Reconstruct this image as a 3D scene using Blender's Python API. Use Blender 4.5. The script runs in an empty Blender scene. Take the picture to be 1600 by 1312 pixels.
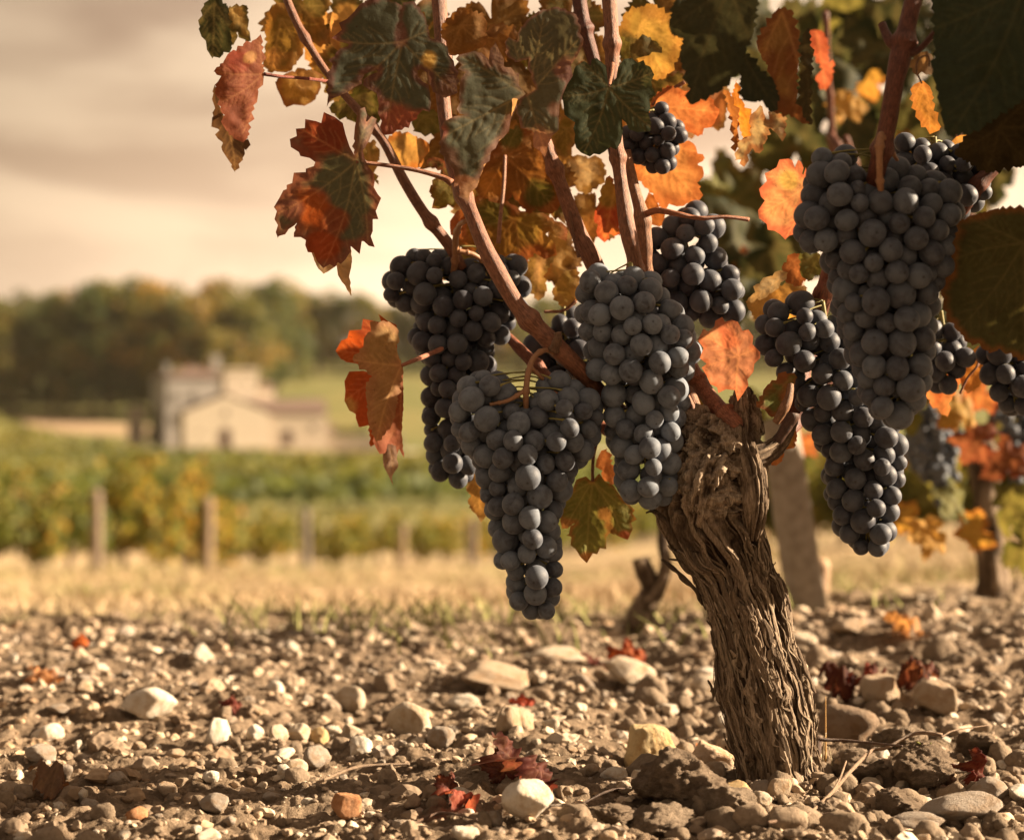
import bpy, math, random
import numpy as np
from mathutils import Vector, Matrix, Euler
from mathutils.geometry import delaunay_2d_cdt

random.seed(7)
RNG = np.random.default_rng(11)
SC = bpy.context.scene
COL = SC.collection
F = 3111.0          # focal length in photo pixels (70 mm on a 36 mm sensor, 1600 px wide)
HZ = 600.0          # photo row of the horizon
CX = 800.0
H = 0.269           # eye height above the soil at the foot of the vine
UPX = 1.31 / F      # metres per photo pixel at the focused distance
SUN_AZ, SUN_EL = math.radians(83), math.radians(23)
SUN_DIR = Vector((math.sin(SUN_AZ) * math.cos(SUN_EL), math.cos(SUN_AZ) * math.cos(SUN_EL), math.sin(SUN_EL)))

def W(px, py, d):
    """world point(s) that stand d metres from the eye along the view, seen at photo pixel px, py"""
    px = np.asarray(px, float); py = np.asarray(py, float); d = np.asarray(d, float) + 0 * px
    return np.stack([(px - CX) / F * d, d, H - (py - HZ) / F * d], -1)

# ---------------------------------------------------------------- noise
def _h(ix, iy, iz, seed):
    n = (ix.astype(np.int64) * 374761393 + iy.astype(np.int64) * 668265263 + iz.astype(np.int64) * 2147483647 + seed * 1274126177) & 0xFFFFFFFF
    n = ((n ^ (n >> 13)) * 1274126177) & 0xFFFFFFFF
    n = ((n ^ (n >> 16)) * 2246822519) & 0xFFFFFFFF
    return ((n ^ (n >> 15)) & 0xFFFFFF) / float(0xFFFFFF) * 2 - 1

def vn(x, y, z=0.0, seed=0):
    x, y, z = np.broadcast_arrays(np.asarray(x, float), np.asarray(y, float), np.asarray(z, float))
    ix, iy, iz = np.floor(x), np.floor(y), np.floor(z)
    fx, fy, fz = x - ix, y - iy, z - iz
    fx, fy, fz = [f * f * f * (f * (f * 6 - 15) + 10) for f in (fx, fy, fz)]
    r = 0
    for dx in (0, 1):
        for dy in (0, 1):
            for dz in (0, 1):
                w = (fx if dx else 1 - fx) * (fy if dy else 1 - fy) * (fz if dz else 1 - fz)
                r = r + w * _h(ix + dx, iy + dy, iz + dz, seed)
    return r

def fbm(x, y, z=0.0, seed=0, oct=4, gain=0.5):
    r, a, t = 0, 1.0, 0
    for i in range(oct):
        k = 2.03 ** i
        r = r + a * vn(np.asarray(x) * k + 17.3 * i, np.asarray(y) * k - 9.1 * i, np.asarray(z) * k, seed + i * 31)
        t += a; a *= gain
    return r / t

def ss(a, b, x):
    t = np.clip((np.asarray(x, float) - a) / (b - a), 0, 1)
    return t * t * (3 - 2 * t)

# ---------------------------------------------------------------- object helpers
def mesh_np(name, v, f, smooth=True, mat=None):
    v = np.asarray(v, np.float32); me = bpy.data.meshes.new(name)
    if isinstance(f, np.ndarray):
        k = f.shape[1]
        me.vertices.add(len(v)); me.vertices.foreach_set('co', v.ravel())
        me.loops.add(f.size); me.loops.foreach_set('vertex_index', f.astype(np.int32).ravel())
        me.polygons.add(len(f))
        me.polygons.foreach_set('loop_start', np.arange(0, f.size, k, dtype=np.int32))
        me.polygons.foreach_set('loop_total', np.full(len(f), k, np.int32))
    else:
        me.from_pydata(v.tolist(), [], [list(map(int, q)) for q in f])
    me.update(calc_edges=True)
    me.polygons.foreach_set('use_smooth', np.full(len(me.polygons), smooth, bool))
    if mat: me.materials.append(mat)
    return me

def vcol(me, name, c):
    c = np.asarray(c, np.float32)
    a = me.color_attributes.new(name, 'FLOAT_COLOR', 'POINT')
    c4 = np.ones((len(c), 4), np.float32); c4[:, :3] = c[:, :3]
    a.data.foreach_set('color', c4.ravel())

def vflt(me, name, c):
    a = me.attributes.new(name, 'FLOAT', 'POINT'); a.data.foreach_set('value', np.asarray(c, np.float32))

def tag(o, label=None, cat=None, group=None, kind=None):
    if label: o['label'] = label
    if cat: o['category'] = cat
    if group: o['group'] = group
    if kind: o['kind'] = kind
    return o

WLOC = {}
def obj(name, me, loc=(0, 0, 0), parent=None):
    """loc is in world space; parents carry no turn or scale of their own"""
    o = bpy.data.objects.new(name, me); COL.objects.link(o)
    loc = Vector(loc); WLOC[o.name] = loc.copy()
    if parent is not None:
        o.parent = parent; o.location = loc - WLOC[parent.name]
    else:
        o.location = loc
    return o

def empty(name, loc, label, cat, group=None):
    o = obj(name, None, loc); o.empty_display_size = 0.05
    return tag(o, label, cat, group)

def at_origin(v):
    v = np.asarray(v); c = v.mean(0); return v - c, c

class Soup:
    """collects triangles / quads of several pieces into one mesh"""
    def __init__(s): s.v, s.f, s.c, s.n = [], [], [], 0
    def add(s, v, f, c=None):
        v = np.asarray(v, float); s.v.append(v); s.f += [tuple(int(i) + s.n for i in q) for q in f]
        s.c.append(np.broadcast_to(np.asarray(c if c is not None else (1, 1, 1), float), (len(v), 3))); s.n += len(v)
    def mesh(s, name, mat, smooth=False, col=True, origin=None):
        v = np.concatenate(s.v)
        if origin is not None: v = v - np.asarray(origin)
        k = {len(q) for q in s.f}
        me = mesh_np(name, v, np.array(s.f) if len(k) == 1 else s.f, smooth, mat)
        if col: vcol(me, 'col', np.concatenate(s.c))
        return me

def box(lo, hi):
    (a, b, c), (d, e, g) = lo, hi
    v = [(a, b, c), (d, b, c), (d, e, c), (a, e, c), (a, b, g), (d, b, g), (d, e, g), (a, e, g)]
    return np.array(v, float), [(3, 2, 1, 0), (4, 5, 6, 7), (0, 1, 5, 4), (1, 2, 6, 5), (2, 3, 7, 6), (3, 0, 4, 7)]

def frames(p):
    t = np.gradient(p, axis=0); t /= np.linalg.norm(t, axis=1)[:, None] + 1e-12
    ref = np.array([0, -1.0, 0]); a = np.zeros_like(p); b = np.zeros_like(p)
    for i in range(len(p)):
        u = ref - t[i] * ref.dot(t[i]); u /= np.linalg.norm(u) + 1e-12
        a[i] = u; b[i] = np.cross(t[i], u); ref = u
    return t, a, b

def spline(pts, n):
    """Catmull-Rom through rows of pts (any width), n samples, even along the first three columns"""
    p = np.asarray(pts, float); q = np.vstack([2 * p[0] - p[1], p, 2 * p[-1] - p[-2]])
    out = []
    for i in range(len(p) - 1):
        p0, p1, p2, p3 = q[i:i + 4]
        t = np.linspace(0, 1, 24, endpoint=False)[:, None]
        out.append(0.5 * (2 * p1 + (p2 - p0) * t + (2 * p0 - 5 * p1 + 4 * p2 - p3) * t ** 2 + (3 * p1 - p0 - 3 * p2 + p3) * t ** 3))
    out = np.vstack(out + [p[-1:]])
    s = np.r_[0, np.cumsum(np.linalg.norm(np.diff(out[:, :3], axis=0), axis=1))]
    k = np.linspace(0, s[-1], n)
    return np.stack([np.interp(k, s, out[:, j]) for j in range(out.shape[1])], 1)

def tube(p, r, n=12, cap=True, disp=None):
    """p: (m,3) centres, r: (m,) radii -> verts, quads; disp(phi, i) adds to the radius"""
    p = np.asarray(p, float); m = len(p); r = np.broadcast_to(r, (m,))
    t, a, b = frames(p)
    ph = np.arange(n) / n * 2 * math.pi
    rr = np.repeat(r[:, None], n, 1)
    if disp is not None: rr = rr + disp
    v = p[:, None] + rr[..., None] * (np.cos(ph)[None, :, None] * a[:, None] + np.sin(ph)[None, :, None] * b[:, None])
    v = v.reshape(-1, 3)
    i = np.arange(m - 1)[:, None] * n; j = np.arange(n)[None]; k = (j + 1) % n
    f = np.stack([i + j, i + k, i + n + k, i + n + j], -1).reshape(-1, 4)
    f = f.tolist()
    if cap:
        f.append(list(range(n))[::-1]); f.append([(m - 1) * n + q for q in range(n)])
    return v, f

def px_tube(pts, n_along, n_round, wob=0.0, node=0, seed=0):
    """pts rows: px, py, d, radius in px -> tube verts/faces in world space"""
    s = spline(pts, n_along)
    c = W(s[:, 0], s[:, 1], s[:, 2]); rad = s[:, 3] * s[:, 2] / F
    L = np.linspace(0, 1, n_along)
    if wob: rad = rad * (1 + wob * vn(L * 9, 0.5, seed=seed + 5))
    ph = np.arange(n_round) / n_round * 6.2832
    d = np.zeros((n_along, n_round))
    if n_round >= 10:
        g = fbm(np.cos(ph)[None] * 5 + 0 * L[:, None], np.sin(ph)[None] * 5 + 0 * L[:, None], L[:, None] * 3, seed, 3)
        d = rad[:, None] * 0.09 * g
    if node:
        k = (L * node) % 1.0
        d = d + rad[:, None] * 0.42 * np.exp(-((k - 0.5) / 0.055) ** 2)[:, None]
    v, f = tube(c, rad, n_round, True, d)
    return v, f

# ---------------------------------------------------------------- materials
def new_mat(name):
    m = bpy.data.materials.new(name); m.use_nodes = True
    nt = m.node_tree; nt.nodes.clear()
    out = nt.nodes.new('ShaderNodeOutputMaterial')
    return m, nt, out

def N(nt, t, ins=None, **kw):
    n = nt.nodes.new(t)
    for k, v in kw.items(): setattr(n, k, v)
    for k, v in (ins or {}).items():
        if isinstance(v, bpy.types.NodeSocket): nt.links.new(v, n.inputs[k])
        else: n.inputs[k].default_value = v
    return n

def mixc(nt, fac, a, b, mode='MIX'):
    n = nt.nodes.new('ShaderNodeMix'); n.data_type = 'RGBA'; n.blend_type = mode
    for idx, v in ((0, fac), (6, a), (7, b)):
        if isinstance(v, bpy.types.NodeSocket): nt.links.new(v, n.inputs[idx])
        elif idx == 0: n.inputs[0].default_value = v
        else: n.inputs[idx].default_value = (*v[:3], 1)
    return n.outputs[2]

def ramp(nt, fac, stops):
    n = nt.nodes.new('ShaderNodeValToRGB'); e = n.color_ramp.elements
    while len(e) < len(stops): e.new(0.5)
    for q, (p, c) in zip(e, stops):
        q.position = p; q.color = (*((c,) * 3 if isinstance(c, (int, float)) else c), 1)
    nt.links.new(fac, n.inputs[0]); return n.outputs[0]

def noise(nt, vec, scale, detail=4, rough=0.55, dist=0.0):
    n = N(nt, 'ShaderNodeTexNoise', {'Scale': scale, 'Detail': detail, 'Roughness': rough, 'Distortion': dist})
    if vec is not None: nt.links.new(vec, n.inputs['Vector'])
    return n.outputs[0]

def mth(nt, op, a, b=0.0, c=None, clamp=False):
    n = nt.nodes.new('ShaderNodeMath'); n.operation = op; n.use_clamp = clamp
    for i, v in enumerate((a, b) if c is None else (a, b, c)):
        if isinstance(v, bpy.types.NodeSocket): nt.links.new(v, n.inputs[i])
        else: n.inputs[i].default_value = v
    return n.outputs[0]

def mrange(nt, v, a, b, c=0.0, d=1.0, smooth=True):
    n = N(nt, 'ShaderNodeMapRange', {0: v, 1: a, 2: b, 3: c, 4: d}, interpolation_type='SMOOTHSTEP' if smooth else 'LINEAR'); return n.outputs[0]

def bump(nt, h, strength, dist):
    return N(nt, 'ShaderNodeBump', {'Strength': strength, 'Distance': dist, 'Height': h}).outputs[0]

def principled(nt, out, col, rough=0.7, spec=0.3, normal=None):
    b = N(nt, 'ShaderNodeBsdfPrincipled', {'Roughness': rough, 'Specular IOR Level': spec})
    if isinstance(col, bpy.types.NodeSocket): nt.links.new(col, b.inputs['Base Color'])
    else: b.inputs['Base Color'].default_value = (*col, 1)
    if normal is not None: nt.links.new(normal, b.inputs['Normal'])
    if out is not None: nt.links.new(b.outputs[0], out.inputs[0])
    return b

def attr(nt, name): return nt.nodes.new('ShaderNodeAttribute') if False else N(nt, 'ShaderNodeAttribute', attribute_name=name)
def objco(nt): return nt.nodes.new('ShaderNodeTexCoord').outputs['Object']
def objrand(nt): return nt.nodes.new('ShaderNodeObjectInfo').outputs['Random']

def mat_leaf():
    m, nt, out = new_mat('vine_leaf')
    c = attr(nt, 'col').outputs['Color']; v = attr(nt, 'vein').outputs['Fac']
    co = nt.nodes.new('ShaderNodeNewGeometry').outputs['Position']
    n1 = noise(nt, co, 260, 5, 0.6); n2 = noise(nt, co, 1500, 3, 0.6)
    c = mixc(nt, mrange(nt, n1, 0.35, 0.75), c, mixc(nt, 1.0, c, (0.80, 0.76, 0.72), 'MULTIPLY'))
    c = mixc(nt, mrange(nt, n2, 0.5, 0.8, 0, 0.15), c, mixc(nt, 1.0, c, (1.5, 1.35, 1.1), 'MULTIPLY'))
    spots = mrange(nt, noise(nt, co, 420, 2, 0.5), 0.70, 0.76)
    c = mixc(nt, mth(nt, 'MULTIPLY', spots, 0.6), c, (0.05, 0.022, 0.012))
    cv = mixc(nt, mth(nt, 'MULTIPLY', v, 0.72), c, mixc(nt, 0.45, mixc(nt, 1.0, c, (2.2, 2.0, 1.7), 'MULTIPLY'), (0.26, 0.20, 0.10)))
    h = mth(nt, 'ADD', mth(nt, 'MULTIPLY', n2, 0.6), mth(nt, 'MULTIPLY', noise(nt, co, 700, 2), 0.8))
    nb = bump(nt, h, 0.5, 0.0004)
    b = principled(nt, None, cv, 0.66, 0.15, nb)
    ct = mixc(nt, 1.0, cv, (1.25, 1.04, 0.72), 'MULTIPLY')
    tr = N(nt, 'ShaderNodeBsdfTranslucent', {'Color': ct, 'Normal': nb})
    mx = N(nt, 'ShaderNodeMixShader', {0: 0.46, 1: b.outputs[0], 2: tr.outputs[0]})
    nt.links.new(mx.outputs[0], out.inputs[0]); return m

def mat_foliage():
    m, nt, out = new_mat('foliage')
    c = attr(nt, 'col').outputs['Color']
    r = objrand(nt)
    c = mixc(nt, 1.0, c, ramp(nt, r, [(0, (0.75, 0.8, 0.7)), (0.5, (1, 1, 1)), (1, (1.25, 1.05, 0.85))]), 'MULTIPLY')
    b = principled(nt, None, c, 0.6, 0.2)
    tr = N(nt, 'ShaderNodeBsdfTranslucent', {'Color': mixc(nt, 1.0, c, (1.6, 1.4, 0.8), 'MULTIPLY')})
    mx = N(nt, 'ShaderNodeMixShader', {0: 0.4, 1: b.outputs[0], 2: tr.outputs[0]})
    nt.links.new(mx.outputs[0], out.inputs[0]); return m

def mat_grape():
    m, nt, out = new_mat('grape_skin')
    co = objco(nt); r = objrand(nt)
    off = N(nt, 'ShaderNodeVectorMath', {0: co, 1: N(nt, 'ShaderNodeCombineXYZ', {0: mth(nt, 'MULTIPLY', r, 37.0), 1: mth(nt, 'MULTIPLY', r, 91.0), 2: 0.0}).outputs[0]}, operation='ADD').outputs[0]
    n1 = noise(nt, off, 1.1, 5, 0.6, 0.4); n2 = noise(nt, off, 9, 5, 0.7); n3 = noise(nt, off, 60, 2, 0.6)
    bloom_shade = mth(nt, 'ADD', mth(nt, 'MULTIPLY_ADD', mrange(nt, n1, 0.30, 0.62), 0.42, 0.26), mth(nt, 'MULTIPLY', n2, 0.20))
    bloom_shade = mth(nt, 'ADD', bloom_shade, mth(nt, 'MULTIPLY', mth(nt, 'SUBTRACT', r, 0.5), 0.45), clamp=True)
    bloom_shade = mth(nt, 'MULTIPLY', bloom_shade, N(nt, 'ShaderNodeSeparateColor', {0: N(nt, 'ShaderNodeObjectInfo').outputs['Color']}).outputs[0])  # per-bunch factor: thinner waxy coat, plus shade put into the skin colour
    dark = mixc(nt, n2, (0.010, 0.010, 0.017), (0.024, 0.017, 0.022))
    c = mixc(nt, bloom_shade, dark, (0.155, 0.180, 0.215))
    c = mixc(nt, mrange(nt, n3, 0.42, 0.75, 0, 0.4), c, mixc(nt, 1.0, c, (0.5, 0.5, 0.5), 'MULTIPLY'))
    v = N(nt, 'ShaderNodeTexVoronoi', {'Vector': off, 'Scale': 5.0}); 
    spk = mrange(nt, v.outputs['Distance'], 0.035, 0.085, 1, 0)
    c = mixc(nt, mth(nt, 'MULTIPLY', spk, 0.6), c, (0.02, 0.013, 0.012))
    scar = attr(nt, 'scar').outputs['Fac']
    c = mixc(nt, scar, c, (0.018, 0.012, 0.010))
    rough = mth(nt, 'MULTIPLY_ADD', bloom_shade, 0.30, 0.44)
    b = principled(nt, out, c, 0.5, 0.27, bump(nt, n3, 0.12, 0.02)); nt.links.new(rough, b.inputs['Roughness'])
    b.inputs['Sheen Weight'].default_value = 0.12; b.inputs['Sheen Roughness'].default_value = 0.5
    b.inputs['Sheen Tint'].default_value = (0.75, 0.8, 0.9, 1)
    return m

def mat_bark():
    m, nt, out = new_mat('vine_bark')
    h = attr(nt, 'ridge').outputs['Fac']; co = objco(nt)
    mp = N(nt, 'ShaderNodeMapping', {0: co}); mp.inputs['Scale'].default_value = (1, 1, 0.16)
    fib = noise(nt, mp.outputs[0], 900, 6, 0.7, 0.3); g = noise(nt, co, 90, 5, 0.6); fine = noise(nt, co, 2200, 3, 0.7)
    c = ramp(nt, h, [(0.0, (0.050, 0.032, 0.021)), (0.38, (0.125, 0.092, 0.064)), (0.66, (0.26, 0.203, 0.148)), (1.0, (0.42, 0.345, 0.265))])
    c = mixc(nt, mrange(nt, fib, 0.35, 0.7), mixc(nt, 1.0, c, (0.55, 0.5, 0.46), 'MULTIPLY'), mixc(nt, 1.0, c, (1.2, 1.16, 1.1), 'MULTIPLY'))
    c = mixc(nt, mrange(nt, g, 0.45, 0.75, 0, 0.5), c, mixc(nt, 1.0, c, (0.85, 0.9, 0.82), 'MULTIPLY'))
    hh = mth(nt, 'ADD', fib, mth(nt, 'MULTIPLY', fine, 0.5))
    principled(nt, out, c, 0.85, 0.2, bump(nt, hh, 0.8, 0.0012)); return m

def mat_cane():
    m, nt, out = new_mat('cane_bark')
    co = nt.nodes.new('ShaderNodeUVMap'); mp = N(nt, 'ShaderNodeMapping', {0: co.outputs[0]}); mp.inputs['Scale'].default_value = (26, 5, 1)
    st = noise(nt, mp.outputs[0], 1.0, 5, 0.65, 0.2); g = noise(nt, nt.nodes.new('ShaderNodeNewGeometry').outputs['Position'], 220, 4)
    c = attr(nt, 'col').outputs['Color']
    c = mixc(nt, mrange(nt, st, 0.3, 0.7), mixc(nt, 1.0, c, (0.42, 0.36, 0.34), 'MULTIPLY'), mixc(nt, 1.0, c, (1.2, 1.12, 1.05), 'MULTIPLY'))
    c = mixc(nt, mrange(nt, noise(nt, nt.nodes.new('ShaderNodeNewGeometry').outputs['Position'], 1400, 2), 0.62, 0.7, 0, 0.7), c, (0.05, 0.03, 0.022))
    c = mixc(nt, mrange(nt, g, 0.45, 0.7, 0, 0.7), c, mixc(nt, 1.0, c, (0.5, 0.45, 0.45), 'MULTIPLY'))
    principled(nt, out, c, 0.55, 0.35, bump(nt, st, 0.9, 0.0008)); return m

def mat_stone():
    m, nt, out = new_mat('limestone')
    co = objco(nt); r = objrand(nt); c0 = attr(nt, 'col').outputs['Color']
    n1 = noise(nt, co, 1.3, 6, 0.65, 0.5); n2 = noise(nt, co, 7, 5, 0.7); n3 = noise(nt, co, 26, 3, 0.6)
    oc = N(nt, 'ShaderNodeObjectInfo').outputs['Color']
    c = mixc(nt, 1.0, c0, oc, 'MULTIPLY')
    c = mixc(nt, mrange(nt, n1, 0.42, 0.68, 0, 0.75), c, mixc(nt, 1.0, c, (0.72, 0.55, 0.36), 'MULTIPLY'))
    c = mixc(nt, mrange(nt, n2, 0.5, 0.8, 0, 0.6), c, mixc(nt, 1.0, c, (0.5, 0.44, 0.38), 'MULTIPLY'))
    c = mixc(nt, mrange(nt, n3, 0.62, 0.75, 0, 0.5), c, (0.09, 0.065, 0.045))
    h = mth(nt, 'ADD', n2, mth(nt, 'MULTIPLY', n3, 0.5))
    principled(nt, out, c, 0.85, 0.25, bump(nt, h, 0.5, 0.08)); return m

def mat_vc(name, rough=0.8, spec=0.2, scale=60, amt=0.5, bs=0.3, bd=0.002):
    m, nt, out = new_mat(name)
    co = objco(nt); n1 = noise(nt, co, scale, 5, 0.65)
    c = attr(nt, 'col').outputs['Color']
    c = mixc(nt, mrange(nt, n1, 0.3, 0.75, 0, amt), c, mixc(nt, 1.0, c, (0.5, 0.46, 0.42), 'MULTIPLY'))
    principled(nt, out, c, rough, spec, bump(nt, n1, bs, bd)); return m
M_LEAF, M_FOL, M_GRAPE, M_BARK, M_CANE, M_STONE = mat_leaf(), mat_foliage(), mat_grape(), mat_bark(), mat_cane(), mat_stone()
M_STEM = mat_vc('green_stem', 0.5, 0.3, 400, 0.5, 0.2, 0.0003)
M_CLOD = mat_vc('soil_clod', 0.95, 0.1, 55, 0.7, 0.9, 0.004)
M_WOOD = mat_vc('weathered_wood', 0.8, 0.2, 70, 0.8, 0.6, 0.003)
M_WALL = mat_vc('stone_wall', 0.85, 0.2, 1.2, 0.35, 0.3, 0.02)

# ---------------------------------------------------------------- camera, light, sky
cam = bpy.data.cameras.new('camera'); camo = bpy.data.objects.new('camera', cam); COL.objects.link(camo)
camo.location = (0, 0, H); camo.rotation_euler = (math.pi / 2, 0, 0)
cam.lens, cam.sensor_width, cam.sensor_fit = 70, 36, 'HORIZONTAL'
cam.shift_y = -(656 - HZ) / 1600
cam.clip_start, cam.clip_end = 0.02, 9000
cam.dof.use_dof = True; cam.dof.focus_distance = 1.295; cam.dof.aperture_fstop = 6.6; cam.dof.aperture_blades = 0
SC.camera = camo

sun = bpy.data.lights.new('sun', 'SUN'); suno = bpy.data.objects.new('sun', sun); COL.objects.link(suno)
sun.energy = 5.0; sun.angle = math.radians(0.53); sun.color = (1.0, 0.78, 0.54)
suno.rotation_euler = SUN_DIR.to_track_quat('Z', 'Y').to_euler(); suno.location = SUN_DIR * 50

world = bpy.data.worlds.new('World'); SC.world = world; world.use_nodes = True
nt = world.node_tree; nt.nodes.clear()
wout = nt.nodes.new('ShaderNodeOutputWorld')
sky = N(nt, 'ShaderNodeTexSky', sky_type='NISHITA', sun_disc=False, sun_elevation=SUN_EL, sun_rotation=SUN_AZ, dust_density=4.0, air_density=1.5)
gen = nt.nodes.new('ShaderNodeTexCoord').outputs['Generated']
sep = N(nt, 'ShaderNodeSeparateXYZ', {0: gen})
mp = N(nt, 'ShaderNodeMapping', {0: gen}); mp.inputs['Scale'].default_value = (5.0, 5.0, 21.0); mp.inputs['Location'].default_value = (0.35, 0.2, 2.1)
mp.inputs['Rotation'].default_value = (0, 0.03, 0)
cl = noise(nt, mp.outputs[0], 1.0, 4, 0.5, 0.35)
dotn = N(nt, 'ShaderNodeVectorMath', {0: gen}, operation='DOT_PRODUCT'); dotn.inputs[1].default_value = SUN_DIR
glow = mrange(nt, dotn.outputs['Value'], -0.35, 1.0, 0.0, 1.0, False)
thick = mrange(nt, cl, 0.38, 0.60)
lowsky = mrange(nt, sep.outputs[2], 0.035, 0.15, 1.0, 0.0)
cloud = mixc(nt, thick, (0.90, 0.645, 0.43), (0.52, 0.33, 0.22))
cloud = mixc(nt, mth(nt, 'MULTIPLY', lowsky, 0.55), cloud, (0.97, 0.72, 0.48))
dot2 = N(nt, 'ShaderNodeVectorMath', {0: gen}, operation='DOT_PRODUCT'); dot2.inputs[1].default_value = (math.sin(.085) * .99, math.cos(.085) * .99, .12)
glow2 = mth(nt, 'POWER', mrange(nt, dot2.outputs['Value'], 0.88, 1.0, 0.0, 1.0, False), 2.2)
bright = mth(nt, 'ADD', mth(nt, 'MULTIPLY_ADD', mth(nt, 'POWER', glow, 1.7), 0.25, 0.31), mth(nt, 'MULTIPLY', glow2, 0.42))
bright = mth(nt, 'MULTIPLY', bright, mth(nt, 'MULTIPLY_ADD', lowsky, 0.45, 0.85))
cloud = N(nt, 'ShaderNodeVectorMath', {0: cloud, 'Scale': mth(nt, 'MULTIPLY', bright, 10.0)}, operation='SCALE').outputs[0]
skyc = mixc(nt, 1.0, sky.outputs[0], (1.0, 0.78, 0.54), 'MULTIPLY')
allsky = mixc(nt, 0.86, skyc, cloud)
bg = N(nt, 'ShaderNodeBackground', {'Color': allsky, 'Strength': 0.055})
nt.links.new(bg.outputs[0], wout.inputs[0])
SC.view_settings.view_transform = 'Standard'; SC.view_settings.look = 'None'
SC.view_settings.exposure = 2.05; SC.view_settings.gamma = 1.0
SC.cycles.max_bounces = 8; SC.cycles.use_denoising = True; SC.cycles.transparent_max_bounces = 8

# ---------------------------------------------------------------- ground
_PD = np.array([-60, 0, 2.2, 3, 4.5, 8, 16, 25, 32, 40, 60, 100, 200, 310, 370, 400, 430, 470, 520, 620, 800, 1200, 2500, 6000], float)
_PY = {2.2: None, 3: 952, 4.5: 938, 8: 921, 16: 905, 25: 894, 32: 886, 40: 876, 60: 806, 100: 760, 200: 724, 310: 713, 370: 708, 400: 701, 430: 672, 470: 632, 520: 598, 620: 572, 800: 553, 1200: 560, 2500: 585, 6000: 597}
_PZ = np.array([0, 0, 0] + [H - (_PY[d] - HZ) / F * d for d in _PD[3:]])
_dd = np.concatenate([np.linspace(-60, 0, 10)[:-1], np.geomspace(0.5, 6000, 900)])
_zz = np.interp(_dd, _PD, _PZ)
_k = np.hanning(31); _k /= _k.sum()
_zz = np.convolve(np.pad(_zz, 15, 'edge'), _k, 'valid')
def base_z(x, y):
    z = np.interp(y, _dd, _zz)
    side = np.clip(x - 0.02 * y, 0, None)
    z = z + 0.085 * side * ss(3.0, 9, y) * (1 - ss(40, 90, y))
    z = z + 0.055 * np.clip(x - 0.15, 0, 1.2) * ss(1.35, 2.1, y) * (1 - ss(2.8, 4.5, y))
    z = z + 8.5 * np.exp(-((x + 106) / 27) ** 2) * ss(215, 325, y) * (1 - ss(350, 410, y))
    z = z + 1.1 * fbm(x / 60, y / 60, seed=3, oct=3) * ss(90, 200, y) * (1 - ss(320, 350, y)) + 5 * fbm(x / 120, y / 160, seed=4, oct=3) * ss(450, 700, y)
    return z
def micro(x, y):
    f = 1 - ss(2.9, 4.2, y)
    r = fbm(x / 0.13, y / 0.13, seed=21, oct=3) * (0.014 + 0.012 * ss(.1, .5, x) * ss(1.4, 1.9, y))
    c = 1 - np.abs(fbm(x / 0.045, y / 0.045, seed=31, oct=4, gain=0.55)) * 2
    r = r + (c - 0.5) * 0.0085 + fbm(x / 0.010, y / 0.010, seed=41, oct=4, gain=0.6) * 0.0042
    return r * f + 0.06 * fbm(x / 1.3, y / 1.3, seed=5, oct=3) * ss(3.2, 6, y) * (1 - ss(60, 80, y))
def gz(x, y):
    x = np.asarray(x, float); y = np.asarray(y, float)
    return base_z(x, y) + micro(x, y)

rows = np.concatenate([np.linspace(-12, 0.6, 8), 1 / np.linspace(1 / 0.75, 1 / 3.4, 620), np.geomspace(3.45, 6000, 240)])
cols = np.concatenate([np.linspace(-5200, -700, 14), np.linspace(-650, 2250, 800), np.linspace(2300, 6800, 14)])
Y = np.repeat(rows[:, None], len(cols), 1)
X = (cols[None] - CX) / F * np.maximum(Y, 0.75) * np.where(Y < 0.7, 4.0, 1.0)
Z = gz(X, Y)
v = np.stack([X, Y, Z], -1).reshape(-1, 3)
nc = len(cols); i = np.arange(len(rows) - 1)[:, None] * nc; j = np.arange(nc - 1)[None]
f = np.stack([i + j, i + j + 1, i + nc + j + 1, i + nc + j], -1).reshape(-1, 4)

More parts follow.
